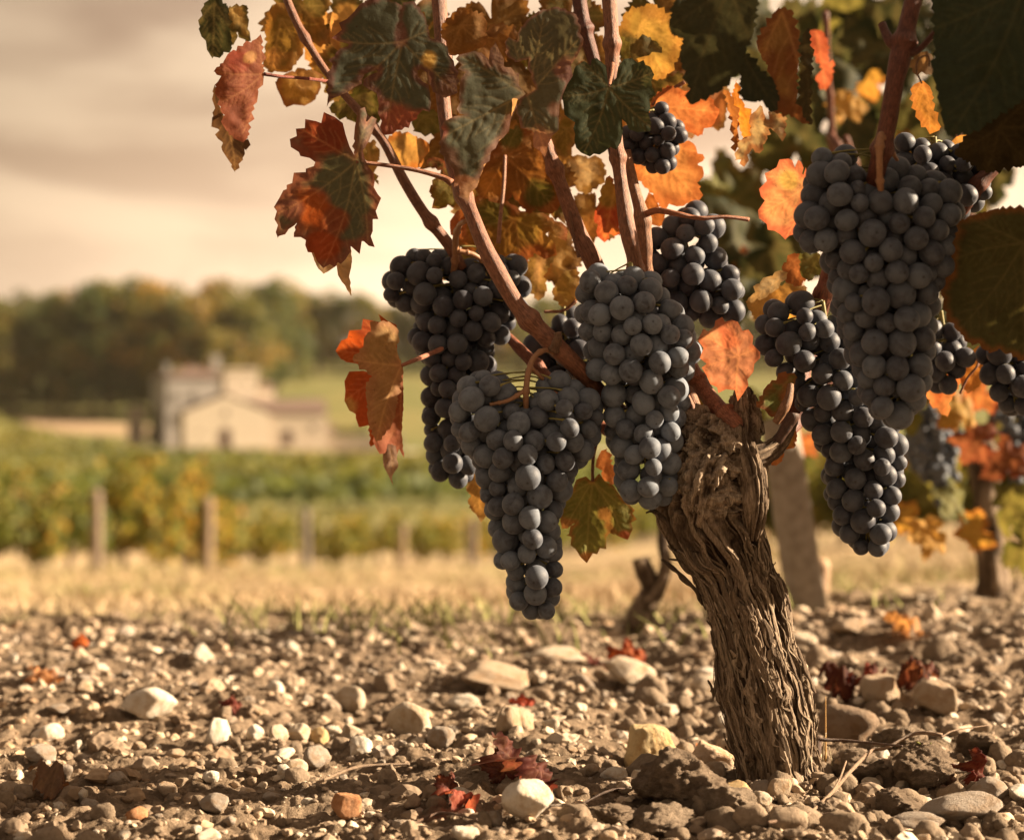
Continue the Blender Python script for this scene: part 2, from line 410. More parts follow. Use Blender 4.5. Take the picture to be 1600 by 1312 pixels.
def mat_ground():
    m, nt, out = new_mat('vineyard_ground')
    pos = nt.nodes.new('ShaderNodeNewGeometry').outputs['Position']; s = N(nt, 'ShaderNodeSeparateXYZ', {0: pos})
    y = s.outputs[1]
    n1 = noise(nt, pos, 14, 6, 0.65); n2 = noise(nt, pos, 120, 6, 0.7); n3 = noise(nt, pos, 700, 4, 0.65)
    soil = ramp(nt, n1, [(0.3, (0.13, 0.097, 0.068)), (0.55, (0.23, 0.178, 0.129)), (0.75, (0.33, 0.265, 0.197))])
    soil = mixc(nt, mrange(nt, n2, 0.38, 0.68, 0, 0.8), mixc(nt, 1.0, soil, (0.62, 0.58, 0.54), 'MULTIPLY'), mixc(nt, 1.0, soil, (1.35, 1.3, 1.22), 'MULTIPLY'))
    soil = mixc(nt, mrange(nt, n3, 0.55, 0.72, 0, 0.5), soil, (0.36, 0.29, 0.215))
    g1 = noise(nt, pos, 1.6, 5, 0.6, 0.6); g2 = noise(nt, pos, 0.35, 4, 0.6)
    straw = mixc(nt, mrange(nt, g1, 0.35, 0.7), (0.46, 0.345, 0.215), (0.34, 0.25, 0.15))
    straw = mixc(nt, mrange(nt, g1, 0.50, 0.66, 0, 0.8), straw, (0.20, 0.20, 0.075))
    a = mth(nt, 'ADD', y, mth(nt, 'MULTIPLY', mth(nt, 'SUBTRACT', g1, 0.5), 1.4))
    c = mixc(nt, mrange(nt, a, 1.95, 3.3), soil, straw)
    v1 = noise(nt, pos, 0.03, 5, 0.6); v2 = noise(nt, pos, 0.4, 3, 0.6)
    vine = mixc(nt, mrange(nt, v1, 0.35, 0.65), (0.125, 0.135, 0.047), (0.20, 0.175, 0.068))
    vine = mixc(nt, mrange(nt, v2, 0.4, 0.7, 0, 0.5), vine, (0.13, 0.14, 0.05))
    c = mixc(nt, mrange(nt, y, 40, 60), c, vine)
    # pale court in front of the buildings, and the sandy track that climbs to it
    x = s.outputs[0]
    cx = mrange(nt, x, -78, -66, 0, 1); cx2 = mrange(nt, x, -34, -20, 1, 0)
    court = mth(nt, 'MULTIPLY', mth(nt, 'MULTIPLY', cx, cx2), mth(nt, 'MULTIPLY', mrange(nt, y, 352, 362), mrange(nt, y, 385, 400, 1, 0)))
    c = mixc(nt, mth(nt, 'MULTIPLY', court, 0.9), c, (0.50, 0.42, 0.33))
    tr = mth(nt, 'ABSOLUTE', mth(nt, 'SUBTRACT', y, mth(nt, 'MULTIPLY_ADD', x, -0.35, 398.0)))
    tk = mth(nt, 'MULTIPLY', mrange(nt, tr, 7, 12, 1, 0), mrange(nt, x, -78, -66, 1, 0))
    c = mixc(nt, mth(nt, 'MULTIPLY', tk, 0.8), c, (0.40, 0.28, 0.19))
    rr = mth(nt, 'ABSOLUTE', mth(nt, 'SUBTRACT', y, 372.0))
    rk = mth(nt, 'MULTIPLY', mrange(nt, rr, 6, 10, 1, 0), mrange(nt, x, -45, -35, 0, 1))
    c = mixc(nt, mth(nt, 'MULTIPLY', rk, 0.8), c, (0.48, 0.42, 0.34))
    h = mth(nt, 'ADD', mth(nt, 'MULTIPLY', n2, 1.0), mth(nt, 'MULTIPLY', n3, 0.5))
    principled(nt, out, c, 0.95, 0.1, bump(nt, h, 0.9, 0.004)); return m
tag(obj('ground', mesh_np('ground', v, f, True, mat_ground())), kind='structure')

# ---------------------------------------------------------------- stones
def ico(sub):
    import bmesh
    bm = bmesh.new(); bmesh.ops.create_icosphere(bm, subdivisions=sub, radius=1.0)
    v = np.array([q.co[:] for q in bm.verts]); f = np.array([[q.index for q in p.verts] for p in bm.faces]); bm.free()
    return v, f
ICO = {k: ico(k) for k in (1, 2, 3, 4, 5)}
def rock(seed, sub=4, planes=11, soft=0.06, rough=0.06, flat=0.7):
    r = np.random.default_rng(seed); v, f = ICO[sub]
    n = r.normal(size=(planes, 3)); n /= np.linalg.norm(n, axis=1)[:, None]
    h = r.uniform(0.62, 1.0, planes)
    d = v @ n.T
    q = np.where(d > 0.05, h[None] / np.maximum(d, 0.05), 9.0); q = np.minimum(q, 1.25)
    rad = -soft * np.log(np.exp(-q / soft).sum(1)); rad = rad + soft * 0.8
    p = v * rad[:, None]
    if rough:
        p = p * (1 + rough * fbm(p[:, 0] * 1.6, p[:, 1] * 1.6, p[:, 2] * 1.6, seed, 3)[:, None] + rough * 0.5 * fbm(p[:, 0] * 6, p[:, 1] * 6, p[:, 2] * 6, seed + 9, 3)[:, None])
    p = p * np.array([1.0, r.uniform(0.65, 0.95), r.uniform(0.9, 1.1) * flat])
    p -= p.mean(0); w = (p.max(0) - p.min(0)); p *= 2.0 / w[0]
    return p, f
ROCKS = []
for k in range(16):
    p, f = rock(100 + k, 4, 8 + k % 5, [0.03, 0.05, 0.09][k % 3], 0.09, [0.8, 0.62, 0.7, 0.95][k % 4])
    me = mesh_np('stone', p, f, True, M_STONE); vcol(me, 'col', np.ones((len(p), 3))); ROCKS.append((me, p))

def ground_hit(px, py):
    d = H * F / max(py - HZ, 1.0)
    for _ in range(12):
        x = (px - CX) / F * d; z = float(gz(x, d)); d = 0.5 * d + 0.5 * (H - z) * F / (py - HZ)
    return (px - CX) / F * d, d

def stone(px, py, wpx, hpx, col, label, group=None, cat='stone', name='stone', var=None, rz=None, sink=0.18, me=None):
    x, d = ground_hit(px, py); u = d / F
    if me is None:
        me, p = ROCKS[var if var is not None else random.randrange(16)]
    else:
        me, p = me
        if 'col' not in me.color_attributes: vcol(me, 'col', np.ones((len(p), 3)))
    o = obj(name, me, (0, 0, 0))
    sx = wpx * u / 2; hz = (p[:, 2].max() - p[:, 2].min())
    sz = hpx * u / hz
    o.scale = (sx, sx * random.uniform(0.85, 1.1), sz)
    o.rotation_euler = (random.uniform(-.15, .15), random.uniform(-.15, .15), rz if rz is not None else random.uniform(0, 6.28))
    z = float(gz(x, d + sx * 0.5))
    o.location = (x, d + sx * 0.5, z - p[:, 2].min() * sz - sink * hpx * u)
    o.color = (*col, 1)
    return tag(o, label, cat, group)

CREAM, WHITE, OCHRE, TAN, GREY, BROWN, RUST = (.52, .44, .34), (.64, .58, .49), (.52, .38, .20), (.40, .31, .22), (.33, .28, .23), (.22, .16, .11), (.42, .22, .11)
# ---------------------------------------------------------------- the old vine
root_xyz = W(1212, 1222, 1.345)
vine = empty('grapevine', root_xyz, 'gnarled old grapevine with peeling bark, red canes and autumn leaves, sharp in front', 'grapevine')

def bark_tube(pts, n_along, n_round, seed, amp=1.0, gnarl=0.0, flat=0.9):
    """pts rows px, py, d, radius px; deep fibrous ridges that run along the limb. returns verts, faces, ridge value"""
    s = spline(pts, n_along); c = W(s[:, 0], s[:, 1], s[:, 2]); u = s[:, 2] / F; rad = s[:, 3]
    L = np.r_[0, np.cumsum(np.linalg.norm(np.diff(c, axis=0), axis=1))] / UPX     # px along
    ph = np.arange(n_round) / n_round * 2 * math.pi
    PH, LL = np.meshgrid(ph, L); RR = np.repeat(rad[:, None], n_round, 1)
    tw = PH + 0.0016 * LL + 0.30 * vn(np.cos(PH) * 1.2 + 9, np.sin(PH) * 1.2, LL / 85, seed) + 0.10 * vn(np.cos(PH) * 3, np.sin(PH) * 3, LL / 30, seed + 1)
    Rm = 52.0; iso = fbm(np.cos(PH) * Rm / 13, np.sin(PH) * Rm / 13, LL / 13, seed + 40, 4, .6); grain = fbm(np.cos(PH) * Rm / 4, np.sin(PH) * Rm / 4, LL / 9, seed + 41, 3, .6)
    def rid(fr, ln, sd, sharp=1.0):
        n = vn(np.cos(tw) * Rm / fr, np.sin(tw) * Rm / fr, LL / ln, sd)
        return (1 - np.abs(n)) ** sharp
    r1 = rid(17, 150, seed + 2, 2.2); r2 = rid(8.5, 85, seed + 3, 1.6); r3 = rid(4.2, 48, seed + 4, 1.3); r4 = rid(2.0, 26, seed + 6)
    big = fbm(np.cos(PH) * 1.1, np.sin(PH) * 1.1, LL / 70, seed + 7, 3)
    mask = 0.55 + 0.45 * ss(-0.3, 0.4, vn(np.cos(PH) * 1.6, np.sin(PH) * 1.6, LL / 55, seed + 8))
    e = (r1 - 0.55) * 9.5 + mask * ((r2 - 0.6) * 6.5 + (r3 - 0.62) * 4.2 + (r4 - 0.62) * 2.0)
    crack = ss(0.80, 0.95, rid(26, 120, seed + 12)) * -8.0 - 5.0 * ss(.86, .97, rid(11, 60, seed + 13))
    e = e * 1.18 + crack + grain * 1.3
    if gnarl is not None:
        g = np.asarray(gnarl)[:, None] if np.ndim(gnarl) else gnarl
        k = vn(np.cos(PH) * 2.1, np.sin(PH) * 2.1, LL / 24, seed + 20); k2 = 1 - np.abs(fbm(np.cos(PH) * 3.2, np.sin(PH) * 3.2, LL / 15, seed + 21, 3)) * 2
        kn = 1 - np.abs(fbm(np.cos(PH) * 2.6 + 3, np.sin(PH) * 2.6, LL / 19, seed + 22, 4, .6)) * 2.4
        e = e * (1 - 0.72 * g) + g * (k * 10 + k2 * 6 + (kn - .3) * 12 + iso * 11 - 9 * ss(.28, .5, vn(np.cos(PH) * 3.4, np.sin(PH) * 3.4, LL / 17, seed + 23)))
    e = e * amp * np.minimum(1, RR / 40) + big * 5 * amp * np.minimum(1, RR / 45)
    ridge = np.clip((e / (amp * np.minimum(1, RR / 40)) + 11) / 22, 0, 1)
    t, a, b = frames(c)
    rr = (RR + e) * u[:, None]
    vv = c[:, None] + rr[..., None] * (flat * np.cos(PH)[..., None] * a[:, None] + np.sin(PH)[..., None] * b[:, None])
    n = n_round; i = np.arange(n_along - 1)[:, None] * n; j = np.arange(n)[None]; k = (j + 1) % n
    f = np.stack([i + j, i + k, i + n + k, i + n + j], -1).reshape(-1, 4)
    # caps
    vv = vv.reshape(-1, 3); v2 = np.vstack([vv, c[:1], c[-1:]])
    c0, c1 = len(vv), len(vv) + 1; jj = np.arange(n); kk = (jj + 1) % n
    e0 = np.stack([kk, jj, np.full(n, c0), np.full(n, c0)], 1); e1 = np.stack([(n_along - 1) * n + jj, (n_along - 1) * n + kk, np.full(n, c1), np.full(n, c1)], 1)
    faces = f.tolist() + e0[:, :3].tolist() + e1[:, :3].tolist()
    return v2, faces, np.r_[ridge.ravel(), 0.5, 0.75], (c, a, b, rr, LL, PH, u)

E = [(1262, 1138, 1286), (1240, 1149, 1282), (1200, 1146, 1277), (1165, 1141, 1273), (1122, 1130, 1266), (1073, 1119, 1262), (1040, 1117, 1252), (1007, 1115, 1241), (945, 1102, 1233), (910, 1094, 1216),
     (872, 1078, 1210), (847, 1057, 1207), (828, 1046, 1203), (800, 1030, 1193), (776, 1034, 1187), (745, 1040, 1184), (715, 1052, 1190), (688, 1066, 1196), (668, 1090, 1190), (655, 1120, 1175)]
tp = [((l + r) / 2, y, 1.345 - 0.03 * (1262 - y) / 600 * 0.6, (r - l) / 2 * 0.97) for y, l, r in E]
S_ = Soup()
NA = 620
gn = ss(830, 770, spline(tp, NA)[:, 1])
tv, tf, tr_, tinfo = bark_tube(tp, NA, 300, 5, 1.0, gn)
S_.add(tv, tf, np.repeat(tr_[:, None], 3, 1))
def limb(pts, na, nr, seed, amp=0.8, gnarl=0.25):
    v, f, r, _ = bark_tube(pts, na, nr, seed, amp, gnarl); S_.add(v, f, np.repeat(r[:, None], 3, 1))
# knuckles and spur arms of the head
limb([(1092, 740, 1.33, 34), (1110, 712, 1.325, 36), (1150, 690, 1.32, 30), (1166, 668, 1.322, 24), (1163, 640, 1.325, 19), (1162, 618, 1.327, 17)], 130, 110, 31, 1.1, 0.6)
limb([(1120, 745, 1.315, 26), (1155, 722, 1.31, 27), (1188, 712, 1.31, 21), (1212, 697, 1.315, 16), (1228, 675, 1.32, 12.5), (1237, 655, 1.323, 12)], 120, 90, 37, 0.7, 0.15)
limb([(1060, 770, 1.325, 22), (1068, 735, 1.32, 28), (1078, 705, 1.318, 25), (1098, 682, 1.32, 19), (1120, 672, 1.325, 13)], 100, 90, 43, 1.1, 1.0)
limb([(1128, 700, 1.312, 14), (1112, 728, 1.303, 22), (1100, 758, 1.30, 23), (1092, 795, 1.305, 17), (1090, 830, 1.318, 9)], 90, 90, 47, 1.2, 1.0)
limb([(1176, 840, 1.312, 13), (1180, 785, 1.303, 20), (1174, 738, 1.304, 22), (1163, 692, 1.31, 20), (1160, 645, 1.32, 17), (1163, 608, 1.327, 14)], 150, 100, 53, 1.0, 0.12)
# strips of bark that peel off the trunk
c, a, b, rr, LL, PH, uu = tinfo
rs = np.random.default_rng(77)
def strip(cpts, w, th, side, ridge):
    """ribbon along cpts: (n,3); side: (n,3) width direction"""
    t = np.gradient(cpts, axis=0); t /= np.linalg.norm(t, axis=1)[:, None]
    nn = np.cross(t, side); nn /= np.linalg.norm(nn, axis=1)[:, None] + 1e-9
    n = len(cpts); q = []
    for k in range(6):
        an = k / 6 * 6.2832
        q.append(cpts + side * (w * math.cos(an))[:, None] + nn * (th * math.sin(an) - 0.35 * w * math.cos(an) ** 2)[:, None])
    v = np.stack(q, 1).reshape(-1, 3); f = []
    for i in range(n - 1):
        for k in range(6): f.append((i * 6 + k, i * 6 + (k + 1) % 6, i * 6 + 6 + (k + 1) % 6, i * 6 + 6 + k))
    S_.add(v, f, (ridge,) * 3)
for q in range(430):
    i0 = int(rs.uniform(15, NA - 230)); ln = int(rs.uniform(22, 130)); phi = rs.uniform(0, 6.2832)
    if q < 300: phi = rs.uniform(-1.75, 1.75)
    m = 26; ii = np.clip(np.linspace(i0, i0 + ln, m).astype(int), 0, NA - 1)
    drift = phi - 0.0016 * LL[ii, 0] + 0.10 * vn(np.linspace(0, 3, m) + q * 3.1, 0.3, seed=6)
    jx = np.round((drift % 6.2832) / 6.2832 * 300).astype(int) % 300
    s = np.linspace(0, 1, m)
    pk = rs.choice([0, 1, 1, 2]); lift = (1.2 + 1.0 * np.sin(s * 3.14)) + (pk == 1) * 8 * ss(0.7, 1, s) * rs.uniform(.2, 1) + (pk == 2) * 7 * ss(0.3, 0, s) * rs.uniform(.2, 1)
    R_ = rr[ii, jx] * 0.4 + 0.6 * np.array([rr[i_, (np.arange(j_ - 6, j_ + 7)) % 300].max() for i_, j_ in zip(ii, jx)])
    R_ = np.convolve(np.pad(R_, 3, 'edge'), np.ones(7) / 7, 'valid') + (lift - 1.5) * UPX
    rad = 0.9 * np.cos(drift)[:, None] * a[ii] + np.sin(drift)[:, None] * b[ii]
    tang = -np.sin(drift)[:, None] * a[ii] + np.cos(drift)[:, None] * b[ii]
    w = rs.choice([rs.uniform(1.0, 3.0), rs.uniform(3, 6)], p=[.7, .3]) * UPX * (np.sin(np.clip(s * 0.94 + 0.03, 0, 1) * 3.1416) ** 0.5) * (1 + 0.3 * vn(s * 5 + q, 0.7, seed=8))
    strip(c[ii] + rad * R_[:, None], w, rs.uniform(0.7, 1.5) * UPX + 0 * w, tang, rs.uniform(0.35, 0.95))
# splinters and crumbs of old wood on the head
hv = np.concatenate(S_.v); hm = hv[(hv[:, 2] > W(0, 800, 1.31)[2]) & (hv[:, 1] < 1.335) & (hv[:, 2] < W(0, 655, 1.31)[2])]
for q in range(170):
    p, f = rock(2000 + q % 12, 2, 7, .03, .12, .6); o_ = hm[int(rs.integers(0, len(hm)))]
    R_ = np.array(Euler((rs.uniform(-.6, .6), rs.uniform(-1.0, 1.0), rs.uniform(0, 6.28))).to_matrix()); sc = UPX * np.array([rs.uniform(2, 5), rs.uniform(2, 4), rs.uniform(5, 15)])
    S_.add((p * sc) @ R_.T + o_, f, (rs.uniform(.1, .95),) * 3)
def flake(pts, w0, ridge=0.35):
    s = spline(pts, 30); p = W(s[:, 0], s[:, 1], s[:, 2]); k = np.linspace(0, 1, 30)
    w = w0 * UPX * np.sin(np.clip(0.12 + k * 0.8, 0, 1) * 3.14) ** 0.6 * (1 + 0.35 * vn(k * 9, w0, seed=3))
    strip(p, w, 1.2 * UPX + 0 * w, np.repeat(np.array([[0.55, 0.75, 0.35]]), 30, 0), ridge)
flake([(1034, 873, 1.335), (1052, 886, 1.325), (1072, 905, 1.32), (1088, 922, 1.325), (1098, 945, 1.33)], 6)
flake([(1046, 873, 1.333), (1062, 876, 1.325), (1078, 892, 1.322), (1095, 915, 1.325)], 3.5, 0.5)
flake([(1246, 1010, 1.33), (1256, 1035, 1.325), (1266, 1060, 1.325), (1274, 1082, 1.33)], 6, 0.4)
flake([(1106, 1062, 1.335), (1112, 1072, 1.33), (1116, 1090, 1.33)], 4, 0.4)
flake([(1222, 920, 1.33), (1232, 935, 1.325), (1236, 955, 1.33)], 4, 0.4)
flake([(1010, 800, 1.325), (1022, 797, 1.315), (1040, 812, 1.312), (1052, 836, 1.315)], 6, 0.3)
tme = S_.mesh('trunk', M_BARK, True, False, np.array(root_xyz)); vflt(tme, 'ridge', np.concatenate(S_.c)[:, 0])
obj('trunk', tme, root_xyz, vine)

# ---- canes
RED, BRN, TANC, GRN, DKR = (.255, .115, .065), (.21, .105, .06), (.31, .18, .10), (.30, .23, .09), (.12, .045, .03)
def cane(name, pts, n=90, nr=16, col=RED, wob=0.06, node=0, seed=0, parent=vine, mat=None):
    v, f = px_tube(pts, n, nr, wob, node, seed)
    v, o = at_origin(v); me = mesh_np(name, v, f, True, mat or M_CANE); vcol(me, 'col', np.repeat(np.array([col]), len(v), 0))
    uv = me.uv_layers.new(name='UVMap'); li = np.zeros(len(me.loops), np.int32); me.loops.foreach_get('vertex_index', li)
    ph = (li % nr) / nr; ph = np.abs(ph - 0.5) * 2
    uv.data.foreach_set('uv', np.stack([ph, (li // nr) / 14.0], 1).astype(np.float32).ravel())
    return obj(name, me, o, parent)
c1 = cane('cane', [(684, -20, 1.36, 11), (690, 60, 1.355, 11), (692, 150, 1.345, 11), (708, 260, 1.325, 10.5), (735, 330, 1.305, 11.5), (757, 385, 1.30, 13), (775, 420, 1.30, 13.5), (812, 482, 1.30, 12.5), (864, 537, 1.30, 15), (900, 572, 1.305, 14), (945, 622, 1.325, 14), (1010, 680, 1.35, 14), (1075, 712, 1.355, 14)], 200, 24, RED, 0.10, 4, 3)
cane('node_stub', [(866, 545, 1.295, 9), (872, 528, 1.288, 6.5), (871, 519, 1.287, 5.5)], 14, 12, (.22, .14, .09), 0.2, 0, 4, c1)
cane('cane', [(440, -20, 1.38, 6), (470, 48, 1.38, 6), (515, 120, 1.38, 6), (566, 180, 1.38, 6.5), (600, 222, 1.38, 7), (630, 280, 1.38, 8), (662, 332, 1.38, 8), (702, 384, 1.385, 9), (722, 420, 1.39, 8)], 130, 16, (.23, .105, .06), 0.08, 3, 7)
cane('cane', [(835, 175, 1.36, 9), (855, 232, 1.36, 10), (882, 305, 1.36, 11.5), (905, 365, 1.36, 13), (925, 405, 1.36, 15), (945, 450, 1.37, 13), (985, 540, 1.38, 12), (1040, 640, 1.37, 12), (1075, 690, 1.36, 13)], 140, 20, RED, 0.10, 3, 9)
cane('cane', [(950, -20, 1.335, 11), (956, 60, 1.335, 11), (957, 140, 1.335, 11), (964, 230, 1.33, 10.5), (971, 290, 1.325, 10.5), (981, 360, 1.32, 13), (990, 400, 1.325, 12), (1000, 450, 1.34, 11), (1040, 560, 1.36, 11), (1090, 670, 1.35, 12)], 170, 22, (.27, .125, .07), 0.09, 4, 11)
c6 = cane('cane', [(978, 235, 1.36, 8), (990, 290, 1.36, 9), (1002, 335, 1.355, 11), (1008, 380, 1.355, 12), (1012, 430, 1.36, 11), (1050, 540, 1.38, 10), (1095, 665, 1.355, 11)], 120, 18, (.29, .15, .08), 0.10, 2, 13)
cane('side_shoot', [(1008, 335, 1.352, 6), (1028, 329, 1.345, 5), (1062, 335, 1.34, 4), (1095, 341, 1.342, 3.4), (1135, 339, 1.345, 3), (1170, 343, 1.35, 3.4)], 50, 10, (.36, .15, .075), 0.08, 0, 15, c6)
cane('cane', [(902, -20, 1.40, 11), (912, 40, 1.40, 11), (928, 95, 1.40, 10), (940, 150, 1.395, 9), (958, 240, 1.39, 8)], 80, 16, DKR, 0.08, 2, 17)
cane('cane', [(770, 505, 1.41, 6), (793, 525, 1.405, 7), (812, 545, 1.40, 9), (840, 573, 1.395, 9), (868, 602, 1.39, 9), (920, 655, 1.38, 9), (1020, 705, 1.37, 10), (1075, 725, 1.36, 10)], 100, 14, (.24, .09, .05), 0.08, 2, 19)
cane('cane', [(1075, 560, 1.345, 11), (1085, 583, 1.34, 12), (1102, 612, 1.335, 13), (1122, 638, 1.325, 14), (1146, 660, 1.315, 15), (1158, 672, 1.32, 16)], 80, 20, (.30, .13, .075), 0.08, 2, 21)
c9 = cane('cane', [(1432, -20, 1.17, 13), (1418, 40, 1.17, 14), (1408, 85, 1.17, 17), (1398, 130, 1.17, 13.5), (1388, 190, 1.175, 13.5), (1372, 260, 1.185, 14), (1350, 340, 1.23, 12), (1318, 410, 1.30, 12), (1290, 465, 1.375, 11), (1262, 560, 1.38, 11), (1240, 640, 1.345, 12)], 170, 22, (.15, .055, .034), 0.08, 4, 23)
cane('side_shoot', [(1410, 82, 1.17, 11), (1392, 66, 1.172, 9), (1384, 52, 1.175, 7), (1378, 38, 1.178, 7)], 24, 12, DKR, 0.1, 0, 25, c9)
cane('side_shoot', [(1405, 84, 1.17, 11), (1424, 82, 1.168, 7), (1440, 74, 1.167, 5), (1470, 40, 1.16, 4)], 24, 12, DKR, 0.1, 0, 27, c9)
cane('cane', [(1600, 215, 1.30, 11), (1562, 252, 1.30, 11), (1528, 290, 1.30, 11.5), (1500, 330, 1.305, 11), (1450, 400, 1.36, 11), (1350, 520, 1.39, 11), (1262, 640, 1.38, 11), (1205, 700, 1.34, 11)], 120, 16, (.14, .05, .03), 0.08, 3, 29)
cane('cane', [(1306, 395, 1.31, 11), (1296, 425, 1.31, 12), (1285, 460, 1.345, 11), (1268, 540, 1.39, 11), (1230, 660, 1.35, 12)], 60, 16, (.25, .085, .048), 0.08, 2, 33)
cane('spur_stub', [(1212, 660, 1.305, 6), (1224, 640, 1.302, 8), (1232, 622, 1.303, 7), (1236, 600, 1.306, 5)], 30, 14, TANC, 0.15, 0, 35)
cane('spur_stub', [(1214, 690, 1.30, 8), (1228, 668, 1.298, 9), (1238, 652, 1.297, 11), (1240, 645, 1.297, 9)], 26, 14, (.09, .05, .035), 0.12, 0, 36)
cane('tendril', [(1440, 130, 1.2, 1.6), (1432, 110, 1.19, 1.5), (1436, 92, 1.185, 1.4), (1450, 88, 1.185, 1.3), (1452, 104, 1.19, 1.2)], 40, 8, TANC, 0.05, 0, 38)
cane('tendril', [(890, 330, 1.355, 2.2), (897, 375, 1.352, 2.0), (903, 395, 1.35, 2.6), (905, 402, 1.35, 3.2)], 30, 8, BRN, 0.1, 0, 40)

# ---------------------------------------------------------------- leaves
def poly_d(P, a, b):
    """distance of points P (n,2) to segments a-b (m,2) -> (n,m) in chunks, min"""
    out = np.full(len(P), 1e9)
    for k in range(len(a)):
        ab = b[k] - a[k]; L2 = ab.dot(ab) + 1e-12
        t = np.clip(((P - a[k]) @ ab) / L2, 0, 1)
        out = np.minimum(out, np.hypot(*(P - a[k] - t[:, None] * ab).T))
    return out

def inside(P, poly):
    x, y = P[:, 0], P[:, 1]; r = np.zeros(len(P), bool); q = np.roll(poly, 1, 0)
    for (x1, y1), (x0, y0) in zip(poly, q):
        m = ((y1 > y) != (y0 > y)); 
        with np.errstate(divide='ignore', invalid='ignore'):
            r ^= m & (x < (x0 - x1) * (y - y1) / (y0 - y1 + 1e-12) + x1)
    return r

def leaf_outline(seed, size=1.0, tooth=0.075, narrow=1.0):
    """a five-lobed toothed vine leaf; stalk joint at 0,0, tip towards +y"""
    r = np.random.default_rng(seed); j = lambda s: 1 + r.uniform(-s, s)
    ctrl = [(0, 1.0 * j(.06)), (26, .66 * j(.1)), (52, .92 * j(.08)), (82, .62 * j(.1)), (108, .74 * j(.08)), (142, .55 * j(.1)), (162, .46), (176, .12)]
    th, rr = [], []
    for sgn in (1, -1):
        q = [(t, k * (1 if t in (0, 176) else j(.05))) for t, k in ctrl]
        T = np.linspace(0, 176, 96); ct = np.array([x for x, _ in q]); cr = np.array([k for _, k in q])
        i = np.clip(np.searchsorted(ct, T, 'right') - 1, 0, len(ct) - 2); w = (T - ct[i]) / (ct[i + 1] - ct[i])
        w = w * w * (3 - 2 * w); R = cr[i] * (1 - w) + cr[i + 1] * w
        nt_ = 17; ph = (T / 176 * nt_ + r.uniform(0, .3)) % 1; saw = np.where(ph < .6, ph / .6, (1 - ph) / .4) - .5
        R = R * (1 + tooth * 2 * saw * (T < 166) * (0.6 + 0.8 * r.random()))
        T = np.radians(T) * sgn
        th.append(T if sgn == 1 else T[::-1]); rr.append(R if sgn == 1 else R[::-1])
    T = np.r_[th[0], th[1][:-1]]; R = np.r_[rr[0], rr[1][:-1]]
    return np.stack([np.sin(T) * R * size * narrow, np.cos(T) * R * size], 1)

